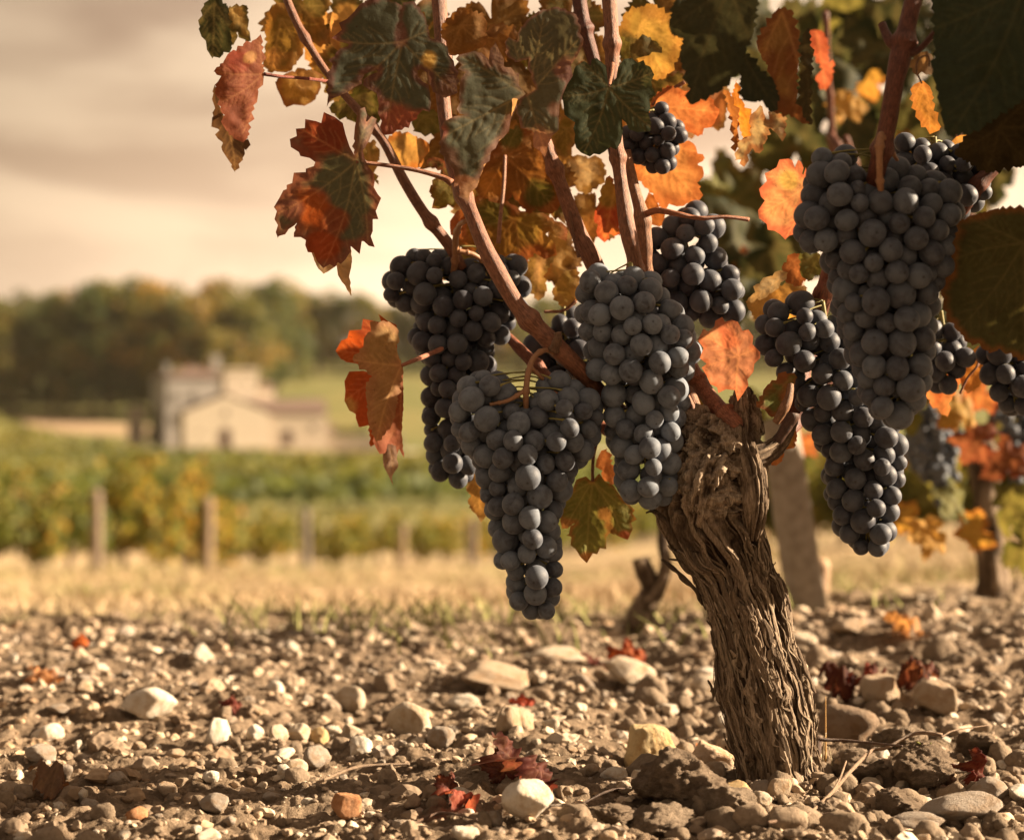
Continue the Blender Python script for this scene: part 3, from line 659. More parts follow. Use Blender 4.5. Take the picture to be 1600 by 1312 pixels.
def leaf_geo(poly, J, sp, tips=None, holes=(), tooth=0.0, seed=0, tl=13):
    """triangulated leaf blade in the plane: P, faces, vein (0..1), edge distance, bulge"""
    poly = np.asarray(poly, float); J = np.asarray(J, float)
    if tooth:                                   # small teeth between traced points
        out = []; rt = np.random.default_rng(seed); TS = np.sign(np.sum(poly[:, 0] * np.roll(poly[:, 1], -1) - np.roll(poly[:, 0], -1) * poly[:, 1]))
        for p, q in zip(poly, np.roll(poly, -1, 0)):
            L = np.hypot(*(q - p)); nrm = np.array([q[1] - p[1], p[0] - q[0]]) / (L + 1e-9); out.append(p); t = 0.0
            while L > tl:
                st = rt.uniform(5, 17) * (1 + .25 * (tl > 13)); am = tooth * st * .115 * rt.uniform(.45, 1.25)
                if t + st > L - 2: break
                out += [p + (q - p) * (t + st * .18) / L - nrm * am * .55 * TS, p + (q - p) * (t + st * .74) / L + nrm * am * TS]; t += st
        poly = np.array(out)
    ring = []
    for p, q in zip(poly, np.roll(poly, -1, 0)):
        n = max(1, int(np.hypot(*(q - p)) / (sp * 1.3)))
        for k in range(n): ring.append(p + (q - p) * k / n)
    ring = np.array(ring)
    hr = [np.array(h, float) for h in holes]
    x0, y0 = ring.min(0); x1, y1 = ring.max(0)
    gx, gy = np.meshgrid(np.arange(x0, x1, sp), np.arange(y0, y1, sp * .866))
    gx[1::2] += sp / 2
    g = np.stack([gx.ravel(), gy.ravel()], 1); r = np.random.default_rng(seed + 5); g = g + r.uniform(-.18, .18, g.shape) * sp
    g = g[inside(g, ring)]
    ed = poly_d(g, ring, np.roll(ring, -1, 0)); g = g[ed > sp * .55]
    for h in hr: g = g[~inside(g, h) & (poly_d(g, h, np.roll(h, -1, 0)) > sp * .5)]
    vv = [Vector(p) for p in ring]; ee = [(i, (i + 1) % len(ring)) for i in range(len(ring))]
    for h in hr:
        b0 = len(vv); vv += [Vector(p) for p in h]; ee += [(b0 + i, b0 + (i + 1) % len(h)) for i in range(len(h))]
    vv += [Vector(p) for p in g]
    V, _, Fc, *_ = delaunay_2d_cdt(vv, ee, [], 1, 1e-4)
    P = np.array([q[:] for q in V]); Fc = np.array([q for q in Fc if len(q) == 3])
    for h in hr: Fc = Fc[~inside(P[Fc].mean(1), h)]
    # veins
    if tips is None:
        d = np.hypot(*(ring - J).T); an = np.arctan2(*(ring - J).T); order = np.argsort(-d); tips = []
        for k in order:
            if d[k] < 0.42 * d.max(): break
            if all(abs((an[k] - a_ + math.pi) % (2 * math.pi) - math.pi) > math.radians(36) for a_ in [math.atan2(*(t - J)) for t in tips]): tips.append(ring[k])
            if len(tips) == 5: break
    A1, B1, A2, B2 = [], [], [], []
    for tp_ in tips:
        tp_ = np.asarray(tp_, float); L = np.hypot(*(tp_ - J)); dv = (tp_ - J) / L; nv = np.array([-dv[1], dv[0]])
        bow = r.uniform(-.05, .05) * L
        pts = [J + dv * L * t + nv * bow * math.sin(t * 3.14) for t in np.linspace(0, .98, 9)]
        A1 += pts[:-1]; B1 += pts[1:]
        for fr in (.2, .34, .48, .61, .73, .84):
            for sg in (1, -1):
                o = J + dv * L * fr + nv * bow * math.sin(fr * 3.14); ln = L * .42 * (1 - fr * .75)
                an = math.radians(46 + r.uniform(-8, 8)) * sg; dd = dv * math.cos(an) + nv * math.sin(an); d2 = dd * .8 + dv * .45; d2 /= np.hypot(*d2)
                m_ = o + dd * ln * .5; e_ = m_ + d2 * ln * .5
                A2 += [o, m_]; B2 += [m_, e_]
    d1 = poly_d(P, np.array(A1), np.array(B1)); d2 = poly_d(P, np.array(A2), np.array(B2))
    rj = np.hypot(*(P - J).T); Lm = max(np.hypot(*(np.asarray(t) - J)) for t in tips)
    w1 = sp * (0.75 - 0.35 * np.clip(rj / Lm, 0, 1))
    vein = np.maximum(np.exp(-(d1 / w1) ** 2), 0.55 * np.exp(-(d2 / (sp * .5)) ** 2))
    dv = np.minimum(d1, d2 * 1.3)
    edge = poly_d(P, ring, np.roll(ring, -1, 0))
    return P, Fc, vein, edge, dv, Lm

def leaf_color(P, edge, size, base, edgec=None, ew=0.12, blobs=(), seed=0, var=0.35):
    c = np.repeat(np.array([base], float), len(P), 0)
    n = fbm(P[:, 0] / size * 4, P[:, 1] / size * 4, seed * 1.7, seed, 4)
    if edgec is not None:
        w = ss(ew * size * (1.4), 0, edge + n * size * ew * 1.6)[:, None]; c = c * (1 - w) + np.array(edgec) * w
    for x, y, r_, bc in blobs:
        d = np.hypot(P[:, 0] - x, P[:, 1] - y) / r_ + n * 0.55
        w = ss(1.1, 0.55, d)[:, None]; c = c * (1 - w) + np.array(bc) * w
    return c * (1 + var * n)[:, None]

def hero_leaf(poly, J, d, base, edgec=None, ew=.12, blobs=(), tilt=(0, 0), bend=0.0, curl=0.0, wave=5.0, sp=2.6, tips=None, holes=(), tooth=2.6, seed=0, label=None, stalk=None, stalk_col=(.34, .15, .08), zf=None, parent=vine, var=.35, sr=3.0, veins=1.0):
    """poly, J in photo pixels at distance d; tilt: px of depth per px; bend: fold along the midrib; curl: towards the rim"""
    P, Fc, vein, edge, dv, Lm = leaf_geo(poly, J, sp, tips, holes, tooth * (1.0 if len(poly) < 26 else .6), seed, 13 if len(poly) < 26 else 21)
    q = P - np.asarray(J, float); rj = np.hypot(*q.T)
    mid = (np.asarray(poly, float).mean(0) - J); mid = mid / (np.hypot(*mid) + 1e-9); ac = q @ np.array([-mid[1], mid[0]])
    z = tilt[0] * q[:, 0] + tilt[1] * q[:, 1] + bend * np.abs(ac) + curl * rj ** 2 / Lm
    z = z + wave * fbm(P[:, 0] / 62 + seed, P[:, 1] / 62, 0.0, seed, 3) * ss(0, .5 * Lm, rj) * 2.2
    z = z - 1.3 * (1 if veins > .5 else .2) * (1 - np.exp(-dv / 5.0)) * ss(0, 8, edge) + .45 * fbm(P[:, 0] / 9, P[:, 1] / 9, 0.0, seed + 2, 2)
    if zf is not None: z = z + zf(P)
    v = W(P[:, 0], P[:, 1], d + z * UPX)
    o = W(J[0], J[1], d)
    me = mesh_np('leaf', v - o, Fc, True, M_LEAF)
    vcol(me, 'col', leaf_color(P, edge, Lm, base, edgec, ew, blobs, seed, var)); vflt(me, 'vein', vein * veins)
    ob = obj('leaf', me, o, parent)
    if label: ob['label'] = label
    if stalk:
        cane('petiole', [(J[0], J[1], d + .0005, sr)] + [tuple(s) for s in stalk], 26, 10, stalk_col, 0.04, 0, seed, ob)
    return ob

def T_(pts, ox, oy, sc): return [(ox + x / sc, oy + y / sc) for x, y in pts]
DG, GG, OL, GOLD, ORG, REDL, TANL, PALE, PINK, DOL = (.046, .058, .028), (.080, .085, .055), (.12, .115, .028), (.35, .215, .07), (.37, .155, .058), (.34, .055, .018), (.36, .22, .10), (.50, .40, .25), (.50, .20, .11), (.075, .065, .022)
c2 = lambda p: T_(p, 420, 30, 3.2)
c3 = lambda p: T_(p, 850, 30, 3.28)
c4 = lambda p: T_(p, 1160, 30, 3.28)
c1_ = lambda p: T_(p, 30, 30, 2.915)
# L1 big leaf, orange and grey-green
hero_leaf(c2([(405, 640), (385, 580), (370, 520), (330, 490), (275, 465), (262, 520), (235, 510), (182, 500), (180, 545), (135, 548), (140, 585), (105, 600), (110, 640), (150, 665), (158, 685), (205, 695), (232, 715), (225, 735), (185, 748), (185, 765), (125, 768), (118, 810), (60, 880), (55, 890), (25, 940), (40, 960), (28, 1000), (40, 1020), (45, 1095), (100, 1050), (130, 1030), (155, 1000), (150, 985), (180, 950), (205, 920), (225, 890), (255, 878), (270, 895), (262, 920), (235, 935), (205, 940), (160, 985), (155, 1010), (138, 1015), (125, 1090), (160, 1090), (185, 1105), (182, 1130), (195, 1165), (225, 1168), (240, 1210), (272, 1245), (305, 1225), (330, 1240), (345, 1215), (360, 1225), (385, 1200), (410, 1160), (410, 1135), (455, 1175), (465, 1110), (530, 1140), (510, 1085), (520, 1060), (520, 1000), (548, 1000), (535, 960), (562, 895), (545, 875), (525, 840), (530, 810), (525, 770), (500, 740), (480, 700), (470, 660), (500, 610), (520, 560), (540, 500), (515, 485), (490, 515), (480, 440), (455, 450), (430, 540), (425, 600), (428, 680)]),
    (556, 253), 1.30, GG, (.20, .085, .06), .10, [(505, 205, 48, (.19, .045, .022)), (490, 330, 38, (.27, .07, .02)), (505, 385, 34, (.26, .055, .018)), (525, 345, 26, (.19, .06, .03)), (455, 330, 22, (.20, .09, .07))],
    tilt=(.05, .12), wave=4, sp=2.3, tips=[(462, 197), (432, 335), (505, 418), (575, 380), (578, 180)], seed=1, label='large leaf turning from grey-green to orange', stalk=[(600, 258, 1.305, 3.4), (650, 266, 1.308, 3.6), (690, 277, 1.312, 4.5), (706, 286, 1.312, 6)],
    zf=lambda P: 26 * ss(560, 595, P[:, 0]) * ss(260, 180, P[:, 1]))
hero_leaf([(486, 392), (520, 388), (548, 385), (550, 410), (546, 430), (549, 463), (540, 448), (528, 430), (526, 415), (513, 424), (505, 428), (494, 414)], (520, 388), 1.325, PALE, (.42, .28, .16), .2, tilt=(.2, .1), tooth=0.6, seed=2, label='pale dry leaf tip')
# L2 dark green leaf at the top centre
hero_leaf(c2([(655, 108), (640, 70), (645, 36), (660, 20), (664, -70), (560, -110), (480, -90), (430, -40), (390, 0), (350, 20), (365, 55), (315, 95), (345, 110), (400, 125), (395, 138), (360, 145), (335, 170), (330, 185), (298, 205), (320, 225), (310, 250), (290, 270), (300, 300), (285, 315), (300, 340), (285, 355), (298, 380), (290, 440), (310, 400), (350, 385), (370, 375), (395, 365), (430, 340), (465, 325), (468, 300), (480, 275), (515, 262), (540, 255), (545, 266), (500, 282), (475, 300), (470, 330), (500, 350), (540, 370), (545, 400), (550, 430), (545, 470), (565, 510), (555, 540), (570, 575), (580, 580), (620, 575), (640, 555), (665, 555), (680, 540), (700, 545), (710, 515), (740, 500), (745, 480), (770, 455), (805, 465), (812, 420), (805, 370), (798, 330), (765, 310), (745, 280), (745, 258), (765, 250), (790, 268), (798, 320), (815, 345), (820, 365), (850, 375), (880, 395), (905, 385), (945, 370), (940, 330), (955, 310), (940, 290), (950, 265), (930, 240), (925, 210), (900, 180), (895, 140), (870, 120), (840, 105), (805, 95), (800, 50), (770, -30), (720, -90), (667, -80), (668, 18), (682, 48), (682, 85), (672, 108)]),
    (629, 66), 1.285, (.066, .074, .050), (.13, .065, .05), .05, [(625, 195, 46, (.24, .075, .045)), (672, 90, 16, (.42, .27, .07)), (512, 60, 26, (.16, .06, .045)), (705, 145, 26, (.13, .07, .05)), (590, 205, 24, (.20, .06, .035))],
    tilt=(.12, -.12), wave=3, sp=2.4, tips=[(605, 208), (510, 165), (518, 62), (716, 145), (700, 40)], seed=3, label='broad dark green leaf with reddened tips')
# L3 folded leaf: dark blade and paler, pink-tipped blade
hero_leaf(c2([(1285, 375), (1250, 330), (1250, 270), (1180, 240), (1160, 170), (1130, 110), (1100, 205), (1060, 165), (990, 170), (950, 180), (935, 200), (965, 230), (945, 250), (985, 265), (960, 300), (955, 340), (950, 400), (955, 475), (985, 480), (930, 485), (880, 510), (860, 545), (875, 560), (868, 590), (850, 620), (862, 640), (850, 665), (880, 690), (885, 720), (905, 730), (925, 750), (930, 790), (925, 840), (950, 830), (955, 870), (950, 890), (975, 900), (990, 930), (1000, 910), (1005, 870), (1040, 840), (1055, 790), (1075, 740), (1110, 670), (1150, 610), (1200, 560), (1210, 500), (1240, 440), (1240, 410)]),
    (820, 146), 1.275, (.074, .079, .050), (.17, .09, .06), .05, [(700, 250, 34, (.13, .075, .05)), (725, 290, 18, (.40, .20, .11)), (740, 300, 20, (.33, .18, .09)), (690, 205, 14, (.22, .08, .06))],
    tilt=(.35, .05), wave=4, sp=2.4, tips=[(735, 318), (690, 215), (722, 88), (772, 70)], seed=4, label='folded grey-green leaf hanging at the centre')
hero_leaf(c2([(1285, 380), (1340, 350), (1310, 290), (1300, 200), (1230, 215), (1180, 165), (1200, 90), (1240, 110), (1260, 40), (1350, -40), (1450, -60), (1540, -20), (1560, 60), (1570, 130), (1540, 190), (1510, 230), (1520, 285), (1490, 330), (1470, 380), (1455, 430), (1450, 490), (1450, 555), (1420, 580), (1400, 620), (1380, 690), (1355, 660), (1325, 640), (1320, 600), (1330, 560), (1290, 550), (1260, 545), (1250, 500), (1240, 430)]),
    (824, 150), 1.285, (.095, .095, .062), (.20, .11, .085), .03, [(884, 110, 22, (.20, .105, .085)), (848, 222, 30, (.34, .18, .12)), (868, 170, 16, (.22, .13, .09))],
    tilt=(.12, .05), wave=5, sp=2.4, tips=[(852, 240), (905, 60), (850, 25), (800, 58)], seed=5, label='pink-tipped blade of the folded leaf')
hero_leaf(c2([(1245, 400), (1232, 440), (1205, 500), (1200, 560), (1150, 610), (1110, 670), (1075, 740), (1055, 790), (1040, 840), (1005, 870), (1030, 790), (1060, 720), (1090, 640), (1130, 570), (1165, 520), (1180, 470), (1195, 410), (1225, 395)]), (808, 155), 1.270, (.52, .40, .24), (.42, .27, .15), .2, tilt=(-.7, .05), wave=2, sp=2.4, tooth=0.6, seed=55, label='pale rolled underside of the folded leaf')
# L4 green leaf
hero_leaf(c3([(330, 345), (325, 300), (318, 240), (270, 200), (245, 205), (240, 240), (205, 215), (160, 245), (145, 290), (120, 330), (110, 360), (90, 375), (100, 440), (105, 490), (130, 510), (160, 530), (150, 560), (160, 590), (155, 620), (165, 660), (190, 685), (235, 705), (255, 690), (285, 695), (310, 680), (340, 655), (370, 670), (395, 630), (405, 570), (400, 515), (420, 530), (435, 565), (480, 580), (545, 575), (550, 530), (535, 490), (545, 450), (540, 410), (575, 385), (555, 350), (550, 320), (565, 285), (545, 245), (520, 235), (510, 210), (480, 225), (450, 200), (410, 205), (380, 245), (370, 300), (348, 330)]),
    (951.5, 137), 1.295, (.046, .060, .030), None, .1, [], tilt=(.1, -.15), wave=3, sp=2.3, tips=[(912, 240), (880, 150), (1018, 200), (1022, 112), (905, 98)], seed=6, label='small dark green leaf in front of the upright canes', stalk=[(953, 128, 1.305, 3), (956, 115, 1.318, 3), (957, 100, 1.33, 3.5)])
# backlit leaves behind
hero_leaf(c3([(545, 440), (560, 400), (640, 340), (720, 370), (750, 365), (760, 430), (850, 390), (870, 440), (900, 465), (885, 510), (855, 555), (820, 560), (810, 597), (760, 585), (720, 570), (640, 560), (580, 600), (520, 520)]), (1020, 165), 1.40, (.40, .165, .065), (.36, .11, .04), .15, tilt=(-.45, 0), sp=3, seed=7, label='orange leaf lit from behind', stalk=[(1035, 150, 1.40, 3), (1070, 128, 1.398, 3.4)])
hero_leaf(c3([(455, 700), (520, 620), (640, 600), (770, 640), (785, 680), (825, 715), (790, 740), (820, 790), (815, 810), (785, 840), (805, 860), (795, 930), (740, 945), (680, 960), (650, 950), (600, 970), (560, 900), (500, 840), (460, 780)]), (1010, 222), 1.41, (.42, .20, .075), (.38, .14, .05), .12, tilt=(-.45, .05), sp=3, seed=8, label='large orange leaf glowing behind the small bunch')
hero_leaf(c3([(540, 880), (590, 960), (620, 1010), (605, 1060), (560, 1055), (510, 1070), (515, 980)]), (1025, 330), 1.42, (.45, .17, .05), None, seed=9, sp=3, tilt=(.12, 0))
hero_leaf(c3([(300, 850), (340, 800), (385, 880), (388, 1110), (340, 1100), (310, 1145), (270, 1110), (275, 1060), (255, 1010), (280, 950)]), (962, 290), 1.40, (.42, .17, .045), (.34, .07, .03), .2, [(945, 300, 25, (.30, .20, .05))], tilt=(-.45, 0), sp=2.8, seed=10, label='orange leaf hanging between the canes')
hero_leaf(c3([(120, 700), (200, 700), (300, 720), (320, 800), (290, 850), (210, 900), (160, 860), (110, 800)]), (905, 260), 1.46, PALE, GOLD, .2, seed=11, sp=3.2, tilt=(.12, .1), label='pale gold leaf out of focus')
hero_leaf(c3([(380, 60), (420, -40), (560, -80), (680, 0), (680, 60), (715, 110), (690, 200), (640, 280), (600, 310), (540, 300), (480, 210), (450, 190), (440, 130)]), (1000, 40), 1.42, (.34, .235, .06), (.32, .18, .045), .2, [(985, 75, 26, DOL)], tilt=(-.45, 0), sp=3, seed=12, label='yellow leaf at the top, lit from behind')
hero_leaf(c3([(440, 130), (470, 100), (530, 90), (590, 130), (605, 175), (560, 170), (520, 190), (480, 200), (455, 215)]), (1000, 62), 1.38, DOL, None, seed=13, sp=3)
hero_leaf(c3([(380, 50), (440, 30), (450, 180), (420, 210), (385, 200)]), (975, 40), 1.43, OL, None, seed=14, sp=3)
# the cluster of brown-gold leaves behind the centre
hero_leaf(c2([(1020, 800), (1060, 720), (1150, 600), (1250, 530), (1340, 580), (1400, 690), (1460, 880), (1440, 960), (1380, 970), (1340, 945), (1300, 975), (1250, 920), (1220, 880), (1180, 915), (1100, 910), (1030, 850)]), (789, 243), 1.40, (.23, .105, .028), (.27, .10, .03), .12, [(768, 290, 26, (.46, .20, .04)), (840, 300, 26, OL), (800, 215, 20, OL)], tilt=(.12, .05), sp=2.6, seed=15, label='brown-gold leaf behind the folded leaf', stalk=[(787, 290, 1.395, 3), (782, 340, 1.39, 3.2), (779, 380, 1.39, 3.6)], stalk_col=(.42, .22, .14))
hero_leaf(c2([(905, 1010), (940, 960), (1000, 930), (1050, 880), (1120, 880), (1200, 915), (1260, 960), (1320, 960), (1400, 985), (1490, 1040), (1490, 1110), (1450, 1095), (1400, 1060), (1385, 1075), (1430, 1120), (1440, 1180), (1380, 1200), (1330, 1170), (1250, 1260), (1190, 1200), (1130, 1250), (1050, 1200), (1000, 1150), (950, 1090), (910, 1080), (905, 1040)]), (804, 343), 1.42, (.22, .12, .028), (.32, .11, .035), .14, [(770, 330, 28, (.13, .12, .03)), (830, 350, 30, (.25, .17, .04)), (860, 370, 18, (.34, .20, .05)), (710, 355, 20, (.40, .13, .05))], tilt=(.12, .1), sp=2.6, seed=16, label='broad gold-brown leaf above the left bunch')
hero_leaf([(830, 395), (855, 390), (868, 400), (850, 430), (855, 455), (840, 470), (825, 450), (818, 420)], (845, 395), 1.43, (.42, .28, .14), (.35, .24, .08), .2, seed=17, sp=3, tilt=(.12, .1))
hero_leaf(c2([(810, 830), (840, 790), (900, 740), (930, 830), (960, 880), (920, 940), (900, 930), (850, 950), (815, 945), (825, 900), (808, 885)]), (712, 275), 1.39, (.17, .14, .03), (.20, .10, .03), .12, seed=18, tilt=(.12, .1), sp=2.6)
hero_leaf(c2([(780, 720), (830, 690), (870, 700), (905, 760), (915, 800), (890, 800), (870, 760), (830, 740)]), (690, 255), 1.36, DOL, (.16, .05, .03), .2, seed=19, sp=2.6)
hero_leaf(c2([(590, 600), (640, 560), (720, 580), (800, 620), (803, 660), (780, 690), (760, 740), (720, 750), (660, 745), (600, 690), (580, 680)]), (655, 215), 1.42, GOLD, (.45, .19, .05), .12, tilt=(-.45, 0), seed=20, sp=3, label='golden leaf glowing behind the dark leaf')
hero_leaf(c2([(730, 470), (790, 450), (850, 480), (860, 560), (820, 580), (760, 570), (720, 560)]), (665, 180), 1.40, OL, None, seed=21, sp=3)
hero_leaf(c2([(300, 440), (340, 410), (400, 390), (440, 340), (540, 380), (560, 450), (550, 520), (500, 560), (440, 520), (390, 500), (330, 480)]), (560, 150), 1.40, DOL, OL, .2, seed=22, sp=3)
hero_leaf(c2([(470, 640), (530, 600), (555, 690), (530, 760), (550, 830), (510, 790), (480, 720)]), (575, 225), 1.42, OL, GOLD, .2, tilt=(.12, 0), seed=23, sp=3)
hero_leaf(c2([(430, 380), (480, 360), (540, 400), (545, 470), (500, 470), (450, 420)]), (570, 155), 1.41, (.42, .24, .08), None, seed=24, sp=3)
hero_leaf([(862, 455), (880, 425), (902, 420), (906, 440), (904, 470), (885, 480), (872, 475)], (900, 470), 1.42, (.30, .20, .05), GOLD, .2, seed=25, sp=3, tilt=(.12, 0), stalk=[(880, 485, 1.42, 2.5), (850, 487, 1.42, 2.5)])
hero_leaf(c2([(860, 90), (870, 20), (960, -60), (1080, -20), (1090, 60), (1085, 130), (1040, 150), (1010, 165), (950, 180), (900, 180), (885, 110)]), (720, 40), 1.325, (.17, .085, .022), (.24, .11, .03), .15, tilt=(.12, 0), seed=26, sp=3, label='dark brown leaf at the top')
hero_leaf(c2([(1085, 60), (1130, 20), (1240, 40), (1235, 100), (1200, 95), (1160, 70), (1110, 100)]), (790, 40), 1.37, (.16, .075, .025), None, seed=27, sp=3)
hero_leaf(c2([(1440, 510), (1530, 500), (1540, 590), (1520, 640), (1480, 700), (1430, 650), (1400, 620)]), (885, 200), 1.39, (.19, .14, .03), GOLD, .12, tilt=(.12, 0), seed=28, sp=2.8)
hero_leaf(c2([(905, 400), (940, 380), (950, 450), (940, 480), (905, 470)]), (710, 160), 1.40, PALE, GOLD, .2, seed=29, sp=3)
# upper left group
hero_leaf(c1_([(1115, 250), (1110, 150), (1100, 70), (1080, 90), (1060, 100), (1020, 115), (990, 140), (950, 160), (930, 195), (885, 240), (920, 260), (905, 285), (890, 300), (905, 360), (925, 430), (945, 510), (990, 550), (1020, 562), (1042, 540), (1060, 430), (1090, 330)]), (412, 116), 1.33, (.20, .062, .032), (.24, .075, .035), .1, [(370, 95, 22, (.24, .05, .025)), (390, 90, 10, (.40, .2, .07))], tilt=(.55, .1), wave=6, seed=30, sp=2.4, tips=[(378, 210), (336, 112), (405, 58), (345, 160)], label='dark red folded leaf', stalk=[(440, 120, 1.335, 2.6), (480, 123, 1.35, 2.6), (515, 128, 1.375, 3)], stalk_col=(.26, .07, .045))
hero_leaf(c1_([(890, 300), (880, 330), (890, 400), (875, 490), (905, 500), (905, 545), (925, 560), (925, 600), (945, 630), (965, 660), (985, 700), (1000, 660), (1020, 640), (1025, 590), (1040, 605), (1042, 545), (990, 540), (940, 490), (915, 400), (905, 330)]), (345, 170), 1.345, (.09, .055, .032), (.11, .06, .03), .1, tilt=(-.3, 0), seed=31, sp=2.4)
hero_leaf(c1_([(820, 30), (830, 80), (850, 100), (855, 140), (880, 180), (930, 160), (970, 130), (962, 60), (950, -60), (900, -100), (840, -70)]), (335, 5), 1.36, (.045, .05, .022), None, seed=32, sp=2.8, label='dark green leaf at the top edge')
hero_leaf(c1_([(930, 30), (960, -60), (1040, -60), (1042, 40), (1055, 100), (1030, 105), (995, 60), (975, 120), (950, 110)]), (375, 10), 1.39, (.30, .20, .06), DOL, .2, seed=33, sp=3)
hero_leaf(c1_([(1120, 40), (1150, -60), (1230, -70), (1290, 0), (1300, 130), (1270, 190), (1230, 240), (1170, 240), (1130, 240), (1112, 190), (1125, 110)]), (440, 30), 1.42, (.20, .13, .03), (.33, .17, .04), .15, [(425, 90, 22, (.42, .23, .07))], tilt=(.12, 0), seed=34, sp=3, label='olive and gold leaf out of focus')
hero_leaf(c1_([(1165, 285), (1230, 240), (1300, 225), (1385, 255), (1360, 345), (1330, 380), (1300, 395), (1250, 390), (1215, 403), (1190, 350), (1175, 320)]), (470, 115), 1.43, (.34, .19, .04), (.28, .11, .03), .15, [(478, 125, 20, (.52, .33, .13))], seed=35, sp=3, tilt=(.12, 0))
hero_leaf(c1_([(1300, 150), (1310, 30), (1360, -40), (1450, -20), (1490, 100), (1430, 190), (1380, 270), (1330, 230)]), (500, 40), 1.46, (.47, .28, .10), (.42, .23, .07), .2, seed=36, sp=3.2, tilt=(-.45, 0), label='pale gold leaf behind the dark green leaf')
# L15 folded leaf at the left of the left bunch
c5 = lambda p: T_(p, 500, 370, 3.28)
hero_leaf(c5([(422, 660), (408, 630), (395, 590), (393, 530), (390, 450), (345, 430), (300, 395), (315, 440), (270, 430), (220, 420), (212, 475), (150, 480), (140, 520), (110, 530), (80, 585), (110, 630), (190, 650), (245, 690), (150, 690), (125, 740), (130, 790), (125, 840), (150, 890), (180, 905), (200, 975), (250, 965), (260, 1075), (300, 1050), (350, 900), (420, 690)]), (627, 571), 1.345, (.36, .07, .018), (.42, .09, .02), .1, [(545, 635, 20, (.42, .22, .07)), (575, 510, 22, (.24, .055, .025))], tilt=(-.35, .05), wave=5, seed=37, sp=2.4, label='red half of the folded leaf')
hero_leaf(c5([(422, 660), (402, 620), (393, 570), (400, 500), (405, 480), (350, 432), (300, 440), (255, 436), (262, 480), (225, 520), (222, 560), (165, 630), (230, 680), (265, 712), (235, 760), (240, 850), (250, 960), (275, 1020), (290, 1055), (340, 1000), (375, 945), (388, 885), (420, 720)]), (627, 571), 1.315, (.34, .20, .085), (.36, .19, .09), .08, [(600, 540, 30, (.30, .19, .08))], tilt=(.5, 0), wave=5, seed=38, sp=2.2, tips=[(588, 690), (552, 562), (600, 505), (615, 520)], label='tan underside of the folded leaf', stalk=[(642, 565, 1.317, 3.4), (662, 557, 1.33, 3.8), (690, 545, 1.36, 4)], stalk_col=(.42, .17, .10))
hero_leaf(c5([(424, 690), (428, 850), (418, 1000), (430, 1130), (405, 1085), (392, 1125), (370, 1060), (330, 1110), (305, 1112), (270, 1045), (288, 1000), (315, 945), (335, 880), (390, 760)]), (629, 580), 1.325, (.27, .10, .045), (.30, .10, .05), .15, tilt=(.5, 0), tooth=0.6, seed=39, sp=2.3)
hero_leaf(c5([(318, 1075), (350, 1060), (390, 1070), (395, 1130), (400, 1180), (375, 1215), (368, 1235), (375, 1275), (352, 1225), (325, 1170), (322, 1110)]), (610, 700), 1.322, (.36, .26, .19), (.30, .19, .13), .2, tilt=(.3, 0), tooth=0.6, seed=40, sp=2.2, label='shrivelled pale tip')
# L16 below the central bunch
c7 = lambda p: T_(p, 680, 560, 3.124)
hero_leaf(c7([(770, 596), (800, 560), (830, 600), (870, 620), (890, 650), (920, 690), (940, 705), (975, 740), (962, 755), (985, 785), (955, 800), (965, 830), (940, 885), (890, 865), (860, 840), (842, 815), (847, 770), (832, 740), (812, 745), (815, 770), (842, 790), (855, 825), (878, 862), (852, 850), (835, 870), (835, 930), (805, 925), (790, 955), (770, 950), (740, 998), (710, 970), (685, 930), (660, 910), (665, 870), (640, 862), (685, 805), (620, 830), (610, 790), (600, 720), (605, 690), (640, 650), (670, 640), (690, 590), (735, 575), (758, 596)]),
    (926, 752), 1.36, (.155, .16, .045), (.26, .14, .045), .04, [(917, 872, 15, (.34, .16, .05)), (976, 838, 11, (.36, .11, .05)), (884, 820, 12, (.28, .14, .05))], tilt=(.12, .1), seed=41, sp=2.4, tips=[(917, 878), (885, 822), (975, 840), (994, 810), (880, 785)], label='olive leaf with red tips under the central bunch', stalk=[(926, 735, 1.36, 2.6), (927, 715, 1.362, 2.8), (932, 690, 1.37, 3)])
hero_leaf(c7([(790, 490), (810, 450), (840, 440), (880, 560), (890, 600), (850, 615), (810, 560)]), (945, 705), 1.38, (.46, .18, .07), None, seed=42, sp=3)
hero_leaf(c7([(180, 520), (245, 530), (252, 620), (248, 740), (222, 800), (200, 760), (175, 740), (160, 690), (175, 670), (150, 640)]), (748, 730), 1.41, (.30, .20, .06), (.38, .22, .07), .2, seed=43, sp=2.8, tilt=(.12, 0))
# L17 pink leaf beside the trunk head
cb = lambda p: T_(p, 860, 300, 3.28)
hero_leaf(cb([(880, 640), (895, 665), (930, 655), (960, 665), (985, 710), (1015, 705), (1040, 740), (1035, 780), (1075, 820), (1075, 850), (1045, 880), (1040, 920), (1010, 960), (1015, 990), (990, 1030), (960, 1072), (945, 1015), (900, 1010), (860, 1030), (855, 1000), (820, 985), (800, 940), (775, 900), (800, 880), (765, 850), (785, 800), (755, 760), (785, 700), (810, 715), (840, 690), (845, 660)]), (1154, 556), 1.29, (.40, .19, .125), (.42, .15, .085), .08, [(1135, 525, 26, (.50, .17, .10)), (1110, 520, 16, (.48, .24, .15))], tilt=(-.35, -.05), wave=6, seed=44, sp=2.2, tips=[(1152, 625), (1098, 575), (1095, 520), (1140, 503), (1180, 545)], label='salmon pink leaf beside the head of the trunk', tooth=1.5)
hero_leaf(cb([(690, 1000), (740, 985), (800, 1080), (860, 1165), (790, 1165), (740, 1130), (690, 1060)]), (1075, 610), 1.37, (.20, .14, .035), OL, .2, tilt=(.12, 0), seed=45, sp=3)
